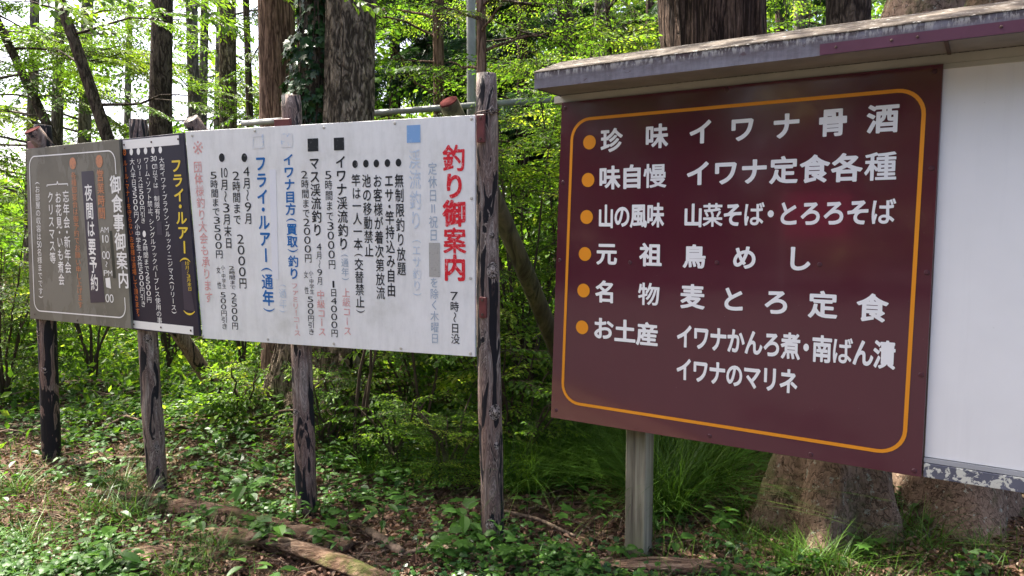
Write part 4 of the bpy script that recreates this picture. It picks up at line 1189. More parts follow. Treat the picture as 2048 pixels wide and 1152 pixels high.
# ivy climbing the left stem
iv = empty('ivy_vine', tuple(tb)); tag(iv, 'dark green ivy climbing the left stem of the twin-stemmed tree', 'ivy')
n = 1500; z = g.uniform(1.3, 4.2, n); a = g.uniform(-math.pi * 1.02, .12, n); zz = np.array([p[2] for p in pB])
cx = np.interp(z, zz, [p[0] for p in pB]); cy = np.interp(z, zz, [p[1] for p in pB])
edge = .18 + .05 * np.sin(z * 5) + .02 * np.sin(z * 17)
rr = edge * g.uniform(.88, 1.12, n) 
Pi = np.stack([cx + rr * np.cos(a), cy + rr * np.sin(a), z], 1)
out = np.stack([np.cos(a), np.sin(a), 0 * a], 1)
Vi, Ti, ti = scatter('lobed', Pi, np.stack([g.normal(0, .5, n), g.normal(0, .3, n), -np.ones(n)], 1) + out * .5, out + g.normal(0, .35, (n, 3)), g.uniform(.045, .085, n), g.uniform(.1, .95, n))
o = link('foliage', mesh('foliage', Vi, Ti, M_IVY, tint=ti), iv)
vs = MB()
for k in range(7):
    zz2 = np.linspace(.2, 4, 30); a2 = -1.9 + k * .25 + .3 * np.sin(zz2 * 2 + k)
    vs.tube(np.stack([np.interp(zz2, zz, [p[0] for p in pB]) + .165 * np.cos(a2), np.interp(zz2, zz, [p[1] for p in pB]) + .165 * np.sin(a2), zz2], 1), .007, 5)
vs.build('stem', M_TWIG, iv)

tree('slender_tree', 'thin brown trunk in front of the dark conifers right of the furrowed trunk', stem(880, 876, 8.5, 0, 8), .075, .055, M_BARKR, 'maple', M_LLITE, [(2.7, 4.4, 8, 1.4, 4, .8), (5.5, 8, 7, 2, 6, 1.2)], seed=12, tmean=.6)
tree('forked_sapling', 'thin forked sapling directly behind the top of the tallest post', stem(965, 962, 5.6, 0, 7), .05, .03, M_BARKR, 'small', M_LLITE, [(2.6, 3.4, 6, .6, 5, .45), (4, 7, 9, 1.4, 6, 1.0)], seed=13, flare=.2)
tree('gnarled_tree', 'dark gnarled trunk left of the hooded board with yellow-green leaves', stem(1150, 1128, 9, 0, 9, .05), .12, .085, M_BARKD, 'small', M_LLITE, [(2.2, 5.0, 14, 2.0, 8, .8), (5.5, 9, 8, 2, 6, 1.4)], seed=14, tmean=.55)
tree('slender_tree', 'very thin dark stem left of the cedar trunk above the hood', stem(1230, 1215, 8, 0, 7), .035, .025, M_BARKD, 'small', M_LLITE, [(2.6, 4.6, 10, 1.3, 7, .7)], seed=15, tmean=.6)
tree('cedar_tree', 'thick dark cedar trunk rising behind the hood of the maroon board', stem(1440, 1424, 6.2, 0, 11), .46, .40, M_BARKC, 'needle', M_LDARK, [(6, 11, 12, 2.6, 8, 1.4)], seed=16, n=90, m=120, ridge=.10, ridge_n=5, zf=.7, deep=.05)
bB = g0((1.68, 3.86))
tree('broadleaf_tree', 'huge lichened trunk with split root flare under the right end of the maroon board', [bB, [1.78, 3.95, .8], [2.08, 4.15, 2.1], [2.30, 4.2, 2.9], [2.7, 4.4, 5], [3.2, 5, 9]], .225, .19, M_BARKL, 'far', M_LMID, [(5, 9, 6, 2.6, 6, 1.6)], seed=17, n=120, m=200, flare=.65, fl_h=.40, lobes=5, ridge=.16, ridge_n=2.2, zf=2.4, deep=.03)
tree('broadleaf_tree', 'second lichened stem whose flared base shows at the lower right corner', [g0((2.42, 4.02)), [2.62, 4.3, .8], [2.85, 4.5, 2.5], [3.3, 4.8, 5], [3.8, 5.5, 8]], .26, .12, M_BARKL, 'far', M_LMID, [(5, 8, 8, 2.2, 6, 1.5)], seed=18, n=70, m=100, flare=.8, fl_h=.3, lobes=3, ridge=.14)
tree('broadleaf_tree', 'dark smooth trunk beside the lichened one above the hood', stem(1690, 1697, 5.6, 0, 10), .17, .15, M_BARKD, 'far', M_LMID, [(6, 10, 9, 2.4, 6, 1.5)], seed=19, n=40, m=60)

# --- conifers and broadleaf trees behind
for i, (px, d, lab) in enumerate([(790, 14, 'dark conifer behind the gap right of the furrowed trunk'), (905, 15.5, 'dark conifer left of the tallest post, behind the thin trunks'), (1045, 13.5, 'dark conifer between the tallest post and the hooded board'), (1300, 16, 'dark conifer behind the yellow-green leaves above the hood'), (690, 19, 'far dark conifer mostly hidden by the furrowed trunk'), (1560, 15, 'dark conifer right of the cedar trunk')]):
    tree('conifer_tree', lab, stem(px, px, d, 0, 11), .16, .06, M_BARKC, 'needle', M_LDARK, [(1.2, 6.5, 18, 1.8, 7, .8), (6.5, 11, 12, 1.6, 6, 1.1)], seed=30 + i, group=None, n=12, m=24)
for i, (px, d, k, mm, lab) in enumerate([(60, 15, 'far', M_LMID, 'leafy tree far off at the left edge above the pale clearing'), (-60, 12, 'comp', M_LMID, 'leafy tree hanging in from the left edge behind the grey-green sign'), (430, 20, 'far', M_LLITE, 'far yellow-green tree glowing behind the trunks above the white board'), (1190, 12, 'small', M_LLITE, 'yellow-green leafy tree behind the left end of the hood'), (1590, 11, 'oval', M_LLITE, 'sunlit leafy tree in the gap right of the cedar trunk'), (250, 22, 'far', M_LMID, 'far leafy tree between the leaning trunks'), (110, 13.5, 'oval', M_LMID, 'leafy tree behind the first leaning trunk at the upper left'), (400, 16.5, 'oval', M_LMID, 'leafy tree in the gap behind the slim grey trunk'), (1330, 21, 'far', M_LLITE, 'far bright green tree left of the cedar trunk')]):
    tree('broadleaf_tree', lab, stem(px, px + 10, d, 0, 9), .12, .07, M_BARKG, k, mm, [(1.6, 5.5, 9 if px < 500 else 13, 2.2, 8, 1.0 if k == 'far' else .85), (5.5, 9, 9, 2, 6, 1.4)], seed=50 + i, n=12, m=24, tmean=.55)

# --- understorey shrubs
def shrub(label, px, d, h, rad_, kind, mat, ns, seed, name='leafy_shrub', sl=.6, tmean=.5, nst=6, zlo=.25, cat='shrub'):
    g = np.random.default_rng(seed); a = at(px, 450, d); b = np.array([a[0], a[1], float(gz(a[0], a[1])) - .03])
    root = empty(name, tuple(b)); tag(root, label, cat)
    st = MB(); P = []; D = []; S = []
    for k in range(nst):
        az = g.uniform(0, 2 * np.pi); L = rad_ * g.uniform(.3, .9); u = np.linspace(0, 1, 8)
        hh = h * g.uniform(.7, 1.0)
        lp = np.stack([math.cos(az) * L * u ** 1.4, math.sin(az) * L * u ** 1.4, hh * u], 1) + np.cumsum(g.normal(0, .02, (8, 3)), 0)
        st.tube(lp, np.linspace(.014, .004, 8), 5, cap=False)
        for s in range(ns // nst):
            t = zlo + (1 - zlo) * g.random(); f = t * 7; q = int(min(f, 6)); pp = lp[q] + (lp[q + 1] - lp[q]) * (f - q)
            a2 = g.uniform(0, 2 * np.pi); P.append(pp); D.append([math.cos(a2), math.sin(a2), g.uniform(-.1, .6)]); S.append(sl * g.uniform(.6, 1.2))
    st.build('stem', M_TWIG, root)
    link('foliage', crown_mesh('foliage', kind, P, D, S, [mat, M_TWIG], g, tmean), root)
    return root
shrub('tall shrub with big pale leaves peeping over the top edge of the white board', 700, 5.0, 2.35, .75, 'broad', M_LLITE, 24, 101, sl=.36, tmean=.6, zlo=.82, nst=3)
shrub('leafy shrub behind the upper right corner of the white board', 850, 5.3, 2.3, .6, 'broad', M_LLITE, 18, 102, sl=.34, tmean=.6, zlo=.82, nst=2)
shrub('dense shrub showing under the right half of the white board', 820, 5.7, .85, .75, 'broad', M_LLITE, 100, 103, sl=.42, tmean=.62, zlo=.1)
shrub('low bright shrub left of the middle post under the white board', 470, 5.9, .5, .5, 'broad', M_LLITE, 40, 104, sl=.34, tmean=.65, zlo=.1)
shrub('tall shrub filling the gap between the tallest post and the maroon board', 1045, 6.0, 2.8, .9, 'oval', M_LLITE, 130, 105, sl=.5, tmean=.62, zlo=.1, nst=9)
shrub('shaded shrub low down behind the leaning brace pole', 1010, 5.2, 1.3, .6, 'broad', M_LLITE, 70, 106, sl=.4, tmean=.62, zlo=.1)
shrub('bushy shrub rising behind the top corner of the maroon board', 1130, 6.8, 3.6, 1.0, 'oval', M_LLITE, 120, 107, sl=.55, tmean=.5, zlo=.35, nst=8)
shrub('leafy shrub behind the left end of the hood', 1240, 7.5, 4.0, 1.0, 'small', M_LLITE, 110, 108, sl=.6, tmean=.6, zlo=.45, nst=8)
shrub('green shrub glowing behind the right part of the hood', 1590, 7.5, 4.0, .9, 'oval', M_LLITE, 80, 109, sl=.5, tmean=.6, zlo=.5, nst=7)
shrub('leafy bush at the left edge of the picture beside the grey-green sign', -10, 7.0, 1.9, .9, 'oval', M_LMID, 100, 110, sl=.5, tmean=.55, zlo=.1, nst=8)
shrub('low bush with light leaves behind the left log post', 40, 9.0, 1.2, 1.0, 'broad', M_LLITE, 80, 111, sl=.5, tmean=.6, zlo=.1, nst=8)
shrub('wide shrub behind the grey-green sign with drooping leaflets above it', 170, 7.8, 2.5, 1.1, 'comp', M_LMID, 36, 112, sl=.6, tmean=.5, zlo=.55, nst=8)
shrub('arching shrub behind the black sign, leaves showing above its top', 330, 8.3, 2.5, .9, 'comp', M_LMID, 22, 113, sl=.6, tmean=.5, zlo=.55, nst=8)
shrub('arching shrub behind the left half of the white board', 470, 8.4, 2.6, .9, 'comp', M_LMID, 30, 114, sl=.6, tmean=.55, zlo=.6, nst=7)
shrub('low leafy shrub filling the shade behind the tallest post', 960, 6.4, .9, .8, 'broad', M_LLITE, 80, 120, sl=.38, tmean=.6, zlo=.02, nst=9)
shrub('low leafy shrub under the middle of the white board in front of the furrowed tree', 690, 5.5, .6, .5, 'oval', M_LLITE, 60, 121, sl=.3, tmean=.5, zlo=.02, nst=8)
shrub('dim shrub at the foot of the furrowed tree on its right side', 880, 7.2, 1.2, .9, 'oval', M_LLITE, 80, 115, sl=.5, tmean=.4, zlo=.1, nst=8)
shrub('leafy shrub far back under the black sign', 330, 9.8, .5, 1.2, 'broad', M_LLITE, 60, 116, sl=.5, tmean=.7, zlo=.1, nst=8)
shrub('leafy shrub behind the maroon board, seen under its lower edge', 1420, 5.4, 1.0, .9, 'oval', M_LMID, 70, 117, sl=.5, tmean=.4, zlo=.1, nst=8)
shrub('dense leafy bush below the pipe rail left of the conifers', 700, 9.0, 2.6, 1.2, 'oval', M_LMID, 110, 118, sl=.6, tmean=.4, zlo=.2, nst=9)

shrub('broad-leaved low shrub close behind the right part of the white board', 790, 4.9, .62, .42, 'broad', M_LLITE, 54, 131, sl=.26, tmean=.62, zlo=.02, nst=9)
shrub('leafy low shrub just left of the tallest post below the board edge', 890, 4.7, .55, .40, 'oval', M_LLITE, 60, 132, sl=.26, tmean=.62, zlo=.02, nst=9)
shrub('leafy low shrub right behind the middle post', 650, 5.3, .55, .40, 'broad', M_LLITE, 40, 133, sl=.25, tmean=.5, zlo=.02, nst=7)
shrub('low leafy shrub right of the tallest post behind the grass', 1035, 4.9, .75, .40, 'broad', M_LLITE, 54, 134, sl=.26, tmean=.62, zlo=.02, nst=8)
shrub('tall airy shrub directly behind the leaning brace pole', 1060, 6.6, 2.2, .7, 'broad', M_LLITE, 110, 135, sl=.36, tmean=.62, zlo=.05, nst=9)
# --- distant woods: masses nobody could count
def woods(name, x0, x1, y0, y1, zf, n, size, mat, seed, sz=.55):
    g = np.random.default_rng(seed); nc = n // 260
    C = np.stack([g.uniform(x0, x1, nc), g.uniform(y0, y1, nc), g.random(nc)], 1)
    C[:, 2] = C[:, 2] * np.array([zf(x) for x in C[:, 0]])
    P = (C[:, None, :] + g.normal(0, 1, (nc, 260, 3)) * np.array([.9, .9, sz])).reshape(-1, 3)
    P[:, 2] = np.maximum(P[:, 2], g.uniform(.03, .15, len(P))) + gz(P[:, 0], P[:, 1]); m = len(P)
    t = np.repeat(g.uniform(.15, .8, nc), 260) + g.normal(0, .1, m)
    V, T, ti = scatter('dia', P, g.normal(0, 1, (m, 3)), g.normal(0, 1, (m, 3)) + [0, 0, 1.2], size * g.uniform(.6, 1.3, m), np.clip(t, .02, .98))
    tag(link(name, mesh(name, V, T, mat, tint=ti)), kind='stuff')
woods('distant_woods', -26, -5, 20, 34, lambda x: 2.6 + 2.0 * max(0, (x + 26) / 21) ** 1.5, 44000, .26, M_LLITE, 1)
woods('distant_woods', -7, 30, 20, 30, lambda x: min(9, 3.5 + .7 * (x + 7)), 110000, .26, M_LMID, 2)
woods('woods_undergrowth', -9, 12, 10.5, 18, lambda x: .4 + .22 * max(0, x + 4), 60000, .14, M_LLITE, 3, .3)

woods('woods_undergrowth', -8, 3.5, 7.4, 10.5, lambda x: .12 + .08 * max(0, x + 1.5), 24000, .085, M_LLITE, 4, .16)
# --- pipe rail and pole
M_PIPE = paint('grey_pipe', (.34, .35, .33), .45, .3, 9)
pa, pb = at(485, 247, 7.4), at(1135, 196, 6.4)
o = MB().tube([pa - pa, (pb - pa) * .5, pb - pa], .028, 10).build('pipe_rail', M_PIPE, loc=tuple(pa), smooth=True); tag(o, 'pale metal pipe rail running behind the boards at head height', 'pipe')
pp_ = at(944, 450, 6.8); zb = float(gz(pp_[0], 6.8))
o = MB().tube([(0, 0, zb - .2), (0, 0, 3), (0, 0, 6.5)], .042, 10).build('pipe_pole', M_PIPE, loc=(pp_[0], 6.8, 0), smooth=True); tag(o, 'upright pale pole behind the tallest post', 'pole')
for px in (600,):
    q = at(px, 450, 7.1); o = MB().tube([(0, 0, float(gz(q[0], 7.1)) - .2), (0, 0, pa[2] + (pb[2] - pa[2]) * (px - 470) / 665 - .04)], .03, 8).build('pipe_post', M_PIPE, loc=(q[0], 7.15, 0), smooth=True)
    tag(o, 'thin pipe post carrying the rail behind the ' + ('white board' if px < 800 else 'maroon board corner'), 'pole')

# ================================================================== FOREST FLOOR
def surf(x, y):
    return gz(x, y)
g = np.random.default_rng(77)
def area_pts(n, x0=-6.5, x1=4.2, y0=2.9, y1=11, p=1.6):
    y = y0 + (y1 - y0) * g.random(n) ** p
    x = g.uniform(-1, 1, n) * (y * .78 + .4)
    return x, y
# leaf litter
n = 64000; x, y = area_pts(n); z = surf(x, y) + .012 + np.abs(g.normal(0, .012, n))
cl = fbm(np.stack([x * 2, y * 2, 0 * x], -1), 3)
V, T, ti = scatter(L_fold(.55, .35, .25), np.stack([x, y, z], 1), np.stack([g.normal(0, 1, n), g.normal(0, 1, n), g.normal(0, .22, n)], 1), np.stack([g.normal(0, .45, n), g.normal(0, .45, n), np.ones(n)], 1), g.uniform(.014, .048, n), np.clip(g.beta(1.6, 3.2, n) + (cl - .5) * .5, .02, .98))
tag(link('leaf_litter', mesh('leaf_litter', V, T, M_LITTER, tint=ti)), kind='stuff')
# small twigs
tw_ = MB()
x, y = area_pts(3200, p=1.3)
for i in range(3200):
    a = g.normal(.35, .7); L = g.uniform(.05, .32) * (1.5 if y[i] > 5.5 else 1); z = float(surf(x[i], y[i])) + .022
    d = np.array([math.cos(a), math.sin(a), g.normal(0, .06)]) * L
    p = np.array([x[i], y[i], z]); tw_.tube([p, p + d * .5 + g.normal(0, .012, 3), p + d], [.004, .0035, .002], 4, cap=False, tint=g.random())
o = tw_.build('fallen_twigs', M_DEAD); tag(o, kind='stuff')
bw = MB()
for i in range(260):
    yy = g.uniform(5.6, 9.5); xx = g.uniform(-5.8, -1.9); a = g.normal(.15, .45); L = g.uniform(.3, 1.1); r = g.uniform(.005, .016)
    d = np.array([math.cos(a), math.sin(a), g.normal(.02, .06)]) * L; p = np.array([xx, yy, float(surf(xx, yy)) + .04])
    bw.tube([p, p + d * .35 + g.normal(0, .03, 3), p + d * .7 + g.normal(0, .03, 3), p + d], [r, r * .9, r * .75, r * .4], 6, tint=g.random())
o = bw.build('brushwood', M_DEAD, smooth=True); tag(o, kind='stuff')
# ground plants too small and many to count
def low_plants(name, n, shape, size, hgt, mat, nl, dens, x0=None, seed=0, up=.35, p=1.5):
    g2 = np.random.default_rng(seed); y = 2.9 + 8 * g2.random(n * 3) ** p; x = g2.uniform(-1, 1, n * 3) * (y * .78 + .4)
    w = dens(x, y); k = g2.random(n * 3) < w; x, y = x[k][:n], y[k][:n]; m = len(x)
    az = g2.uniform(0, 2 * np.pi, (m, nl)); h = hgt * g2.uniform(.3, 1.2, (m, 1)) * g2.uniform(.5, 1, (m, nl)); sp = g2.uniform(.005, .05, (m, nl))
    P = np.stack([x[:, None] + np.cos(az) * sp, y[:, None] + np.sin(az) * sp, surf(x, y)[:, None] + .01 + h], -1).reshape(-1, 3)
    D = np.stack([np.cos(az), np.sin(az), g2.normal(0, .25, az.shape)], -1).reshape(-1, 3)
    Nn = np.stack([g2.normal(0, .3, m * nl), g2.normal(0, .3, m * nl), np.ones(m * nl)], 1)
    V, T, ti = scatter(shape, P, D, Nn, size * g2.uniform(.5, 1.25, m * nl), np.clip(np.repeat(g2.uniform(.2, .8, m), nl) + g2.normal(0, .1, m * nl), .02, .98))
    tag(link(name, mesh(name, V, T, mat, tint=ti)), kind='stuff')
def dn(th, s, off=0.0, gain=6):
    return lambda x, y: np.clip((fbm(np.stack([x * s + off, y * s, 0 * x + off], -1), 3) - th) * gain, 0, 1)
low_plants('ground_weeds', 3600, 'heart', .036, .07, M_HERB, 6, dn(.47, .9), seed=5)
low_plants('ground_weeds', 3600, 'broad', .055, .16, M_HERB, 6, lambda x, y: np.clip((y - 4.2) / 2, 0, 1) * dn(.40, .8, 9)(x, y), seed=6, p=1.0)
low_plants('ground_ivy', 2600, 'lobed', .032, .045, M_IVY, 5, lambda x, y: np.exp(-((y - 3.35) / .35) ** 2) * np.clip((x + .9) * 2, 0, 1) * np.clip((1.3 - x) * 2, 0, 1) * .6 + .0, seed=7, p=3.0)
low_plants('sunlit_weeds', 2600, 'broad', .06, .17, M_LLITE, 6, lambda x, y: np.clip((-.9 - x) * .8, 0, 1) * np.clip((y - 5.0) / 1, 0, 1) * dn(.40, 1.2, 3)(x, y), seed=8, p=.8)
low_plants('shade_weeds', 4500, 'broad', .06, .30, M_HERB, 8, lambda x, y: np.clip((x + 1.6) * .8, 0, 1) * np.clip((y - 5.0) / 1, 0, 1) * dn(.42, 1.0, 6)(x, y), seed=12, p=.8)
low_plants('right_weeds', 1500, 'broad', .045, .10, M_HERB, 6, lambda x, y: np.clip((x - .5) * 1.2, 0, 1) * dn(.46, 1.3, 12)(x, y), seed=15, p=2.2)
low_plants('clover_weeds', 2000, 'heart', .03, .05, M_HERB, 6, lambda x, y: np.clip((-1.0 - x) * 1.2, 0, 1) * np.clip((5.4 - y) / 1, 0, 1) * dn(.44, 1.6, 2)(x, y), seed=14, p=1.6)

# grass
def blades(n, X, Y, L, lean, wid, seed, spread=.0, curve=.5, nseg=4):
    g2 = np.random.default_rng(seed); az = g2.uniform(0, 2 * np.pi, n); Ls = L * g2.uniform(.5, 1.2, n); ln = lean * g2.uniform(.3, 1.3, n)
    u = np.linspace(0, 1, nseg + 1)
    hor = (ln[:, None] * u + curve * ln[:, None] * u ** 2) * Ls[:, None]; ver = (u - .42 * np.minimum(1.1, ln)[:, None] * u ** 2.2) * Ls[:, None]
    cx = X[:, None] + np.cos(az)[:, None] * hor; cy = Y[:, None] + np.sin(az)[:, None] * hor; cz = surf(X, Y)[:, None] + ver
    w = wid * g2.uniform(.6, 1.3, n)[:, None] * (1 - u ** 1.6 * .92)
    px, py = -np.sin(az)[:, None] * w, np.cos(az)[:, None] * w
    V = np.stack([np.stack([cx + px, cy + py, cz], -1), np.stack([cx - px, cy - py, cz], -1)], 2).reshape(-1, 3)
    i = (np.arange(n) * (nseg + 1) * 2)[:, None] + np.arange(nseg)[None] * 2
    Q = np.stack([i, i + 1, i + 3, i + 2], -1).reshape(-1, 4)
    t = np.clip(np.repeat(g2.beta(2.2, 2.6, n), (nseg + 1) * 2) + 0, .02, .98)
    return V, Q, t
y = 2.9 + 8 * g.random(90000) ** 1.4; x = g.uniform(-1, 1, len(y)) * (y * .78 + .4)
w = dn(.50, .8, 4, 5)(x, y) * .55 + .8 * np.exp(-(((x + 2.6) / .9) ** 2 + ((y - 4.1) / .8) ** 2)) + 1.1 * np.exp(-(((x - 1.4) / 1.0) ** 2 + ((y - 3.4) / .4) ** 2)) + .35 * ((x < -3.2) & (y < 6))
k = g.random(len(y)) < w * .3; x, y = x[k][:16000], y[k][:16000]
V, Q, t = blades(len(x), x, y, .13, .6, .0026, 3)
tag(link('grass', mesh('grass', V, Q, M_GRASS, tint=t)), kind='stuff')

def tuft_mesh(seed, nb, L, lean, wid, rad_):
    g2 = np.random.default_rng(seed); a = g2.uniform(0, 2 * np.pi, nb); r = rad_ * np.sqrt(g2.random(nb))
    V, Q, t = blades(nb, r * np.cos(a), r * np.sin(a) - 200, L, lean, wid, seed + 1, curve=.9, nseg=6)
    V[:, 1] += 200; V[:, 2] -= float(gz(0, -200)) 
    return mesh('grass_tuft', V, Q, M_GRASS, tint=t)
TUFT = [tuft_mesh(i, 70, .30, .85, .0032, .10) for i in range(3)]
TBIG = [tuft_mesh(20 + i, 480, .62, .9, .0030, .17) for i in range(2)]
TWIDE = [tuft_mesh(40 + i, 60, .36, .8, .0055, .06) for i in range(3)]
def put_tufts(lst, spots, label, group, lo=.8, hi=1.2, seed=1):
    g2 = np.random.default_rng(seed)
    for i, (px, py) in enumerate(spots):
        d = 1480 * 1.58 / (py - 450); a = at(px, py, d)
        x_, y_ = a[0], a[1]
        o = link('grass_tuft', lst[i % len(lst)], loc=(x_, y_, float(gz(x_, y_)) - .01), rot=(0, 0, g2.uniform(0, 6.3)))
        s = g2.uniform(lo, hi); o.scale = (s, s, s * g2.uniform(.85, 1.1))
        lab = label if isinstance(label, str) else label[i]
        tag(o, lab, 'grass', group)
put_tufts(TBIG, [(1150, 935), (1330, 930), (1240, 880), (1080, 930), (1420, 960), (1330, 1010)], ['big arching grass tuft just left of the timber post', 'big arching grass tuft just right of the timber post', 'arching grass tuft hidden partly behind the timber post', 'arching grass tuft below the lower left corner of the maroon board', 'arching grass tuft halfway between the timber post and the root flare', 'lowest arching grass tuft right of the foot of the timber post'], 'arching grass tufts under the maroon board', .75, 1.0, 2)
put_tufts(TWIDE, [(700, 850), (760, 880), (820, 850), (880, 870), (650, 840), (800, 910), (930, 850), (740, 930)], ['wide-bladed grass tuft nearest the middle post', 'wide-bladed grass tuft second from the middle post', 'wide-bladed grass tuft under the right third of the white board', 'wide-bladed grass tuft close to the left side of the tallest post', 'wide-bladed grass tuft just right of the middle post at the edge of the board', 'lowest wide-bladed grass tuft midway between the middle and tallest posts', 'wide-bladed grass tuft directly beside the tallest post', 'wide-bladed grass tuft in the litter in front of the others'], 'wide-bladed grass tufts between the posts', .8, 1.2, 3)
put_tufts(TUFT, [(30, 960), (190, 1000), (60, 1070), (260, 1010), (230, 960)], 'tuft of thin grass at the lower left near the foot of the leftmost post', 'thin grass tufts at the lower left', .6, .95, 4)
put_tufts(TUFT, [(1480, 1030), (1500, 1060), (1560, 1105), (1620, 1125), (1660, 1140), (1700, 1120), (1760, 1105), (1820, 1080), (1850, 1110), (1600, 1130), (1490, 1090), (1960, 1120)], 'tuft of thin grass round the root flare at the lower right', 'thin grass tufts at the lower right', .5, .85, 5)
put_tufts(TUFT, [(400, 1120), (430, 1090), (350, 1140)], 'tuft of upright grass growing over the rotten logs at the bottom', 'grass tufts over the rotten logs', .5, .7, 6)

# seedlings one can pick out
def seedling_mesh(seed, shape, nl, size, h, mat=None):
    g2 = np.random.default_rng(seed); P = []; D = []; st = MB()
    top = np.array([g2.normal(0, .02), g2.normal(0, .02), h]); st.tube([[0, 0, -.02], top * [.4, .4, .5], top], [.0028, .0024, .0016], 5, cap=False)
    a = g2.uniform(0, 6.3)
    for k in range(nl):
        a += 2.4; t = 1 - .55 * (k // 3) / max(1, nl / 3); p = top * t; e = p + np.array([math.cos(a), math.sin(a), .4]) * size * .35
        st.tube([p, e], [.0014, .001], 3, cap=False); P.append(e); D.append([math.cos(a), math.sin(a), g2.normal(-.05, .2)])
    P = np.array(P); D = np.array(D)
    V, T, ti = scatter(shape, P, D, np.array([0, 0, 1.]) + g2.normal(0, .2, (nl, 3)), size * g2.uniform(.75, 1.15, nl), np.clip(g2.uniform(.3, .8, nl), 0, 1))
    WV = np.concatenate(st.V); WQ = np.concatenate(st.Q)
    return mesh('seedling', np.vstack([V, WV]), [T, WQ + len(V)], M_HERB, tint=np.concatenate([ti, np.full(len(WV), .5)]))
fine = {}
def L_fine(w, curl=.15):
    """a larger leaf with enough outline and a folded midrib for close view"""
    u = np.linspace(0, 1, 7); hw = w / 2 * np.sin(np.pi * u ** .8) ** .8; z = .05 * u - curl * u ** 2
    V = []; 
    for i in range(7): V += [[u[i], hw[i], z[i] + hw[i] * .35], [u[i], 0, z[i]], [u[i], -hw[i], z[i] + hw[i] * .35]]
    T = []
    for i in range(6):
        a = i * 3
        for s in (0, 1): T += [[a + s, a + s + 1, a + s + 4], [a + s, a + s + 4, a + s + 3]]
    return np.array(V), np.array(T)
SEED = [seedling_mesh(1, L_fine(.6), 5, .075, .10), seedling_mesh(2, L_fine(.55), 6, .085, .15), seedling_mesh(3, L_fine(.5), 4, .10, .07), seedling_mesh(4, 'heart', 7, .06, .09), seedling_mesh(5, L_fine(.36), 8, .08, .17), seedling_mesh(6, 'lobed', 5, .085, .10)]
put_tufts(TBIG, [(1040, 960), (1190, 905), (1290, 970), (1380, 905)], ['arching grass tuft between the tallest post and the maroon board', 'short back-row grass tuft left of the timber post', 'short back-row grass tuft right of the timber post', 'short grass tuft far back under the middle of the maroon board'], 'back row of arching grass under the maroon board', .6, .9, 8)
spots = [(255, 1010, 2, 'two-leaved light green seedling standing on the left end of the long log'), (475, 955, 5, 'lobed-leaf seedling between the second post and the middle post'), (560, 1135, 2, 'pale green broad-leaved seedling at the bottom under the middle post'), (500, 1150, 2, 'low broad-leaved seedling at the very bottom, left of the pale one'), (205, 1120, 4, 'narrow-leaved seedling at the lower left near the bottom edge'), (285, 1120, 3, 'clump of small round leaves on the rotting bark at the lower left'), (810, 1035, 4, 'seedling with long drooping leaves between the middle and tallest posts'), (700, 1010, 4, 'upright narrow-leaved seedling just right of the middle post'), (1130, 1045, 5, 'seedling with big lobed leaves between the tallest post and the timber post'), (1325, 1100, 2, 'sunlit bright seedling just right of the timber post foot'), (1195, 1000, 3, 'tall small-leaved seedling left of the timber post'), (640, 1075, 3, 'small clover-like seedling on the end of the log by the middle post'), (890, 1120, 3, 'small seedling with round leaves in front of the tallest post'), (1040, 1130, 5, 'lobed seedling at the bottom in front of the tallest post'), (1440, 1070, 1, 'seedling among the grass right of the timber post'), (960, 1090, 3, 'round-leaved seedling touching the foot of the tallest post'), (180, 920, 1, 'leafy seedling between the two left posts'), (400, 900, 3, 'seedling right of the second post in the litter'), (330, 985, 3, 'small plant at the foot of the second post'), (1720, 1120, 5, 'lobed seedling in front of the root flare'), (1240, 1120, 3, 'ivy-like seedling at the foot of the timber post')]
for px, py, k, lab in spots:
    d = 1480 * 1.57 / (py - 450); a = at(px, py, d)
    o = link('weed_seedling', SEED[k], loc=(a[0], a[1], float(gz(a[0], a[1]))), rot=(0, 0, px * 1.3)); tag(o, lab, 'plant')
g3 = np.random.default_rng(9)
for i in range(120):
    py = g3.uniform(700, 1140); px = g3.uniform(0, 1900); d = 1480 * 1.58 / (py - 450); a = at(px, py, d)
    o = link('weed_seedling', SEED[g3.integers(0, 6)], loc=(a[0], a[1], float(gz(a[0], a[1]))), rot=(g3.normal(0, .1), g3.normal(0, .1), g3.uniform(0, 6.3)))
    s = g3.uniform(.6, 1.35); o.scale = (s, s, s); tag(o, 'small leafy seedling scattered among dead leaves on the forest floor', 'plant', 'seedlings scattered over the forest floor')

# logs and branches
def log(name, label, P, r, mat, cat, seed, flat=.7, n=26, m=60, ridge=.3, taper=.25, rn=2.2):
    P = np.array([[*p[:2], float(gz(p[0], p[1])) + p[2]] for p in P]); b = P.mean(0); b[2] = float(gz(b[0], b[1]))
    t = np.linspace(0, 1, len(P)); tt = np.linspace(0, 1, m); C = np.stack([np.interp(tt, t, P[:, i]) for i in range(3)], 1)
    for _ in range(4): C[1:-1] = (C[:-2] + 2 * C[1:-1] + C[2:]) / 4
    rr = r * (1 - taper * np.abs(2 * tt - 1) ** 3) * (1 + .12 * (fbm(np.stack([tt * 9, 0 * tt, 0 * tt + seed], 1), 3) - .5) * 2)
    a = MB(); a.tube(C - b, rr, n, ridge=ridge, ridge_n=rn, flat=flat, seed=seed)
    o = a.build(name, mat, loc=tuple(b), smooth=True); tag(o, label, cat); return o
def gp(px, py, dz=0.0):
    d = 1480 * 1.58 / (py - 450); a = at(px, py, d); return (a[0], a[1], dz)
log('rotten_log', 'long pale rotten log lying across the left foreground behind the front log', [gp(120, 955, .0), gp(330, 985, .03), gp(520, 1035, .03), gp(700, 1085, .02)], .058, M_ROT, 'log', 1.0, ridge=.5, flat=.8)
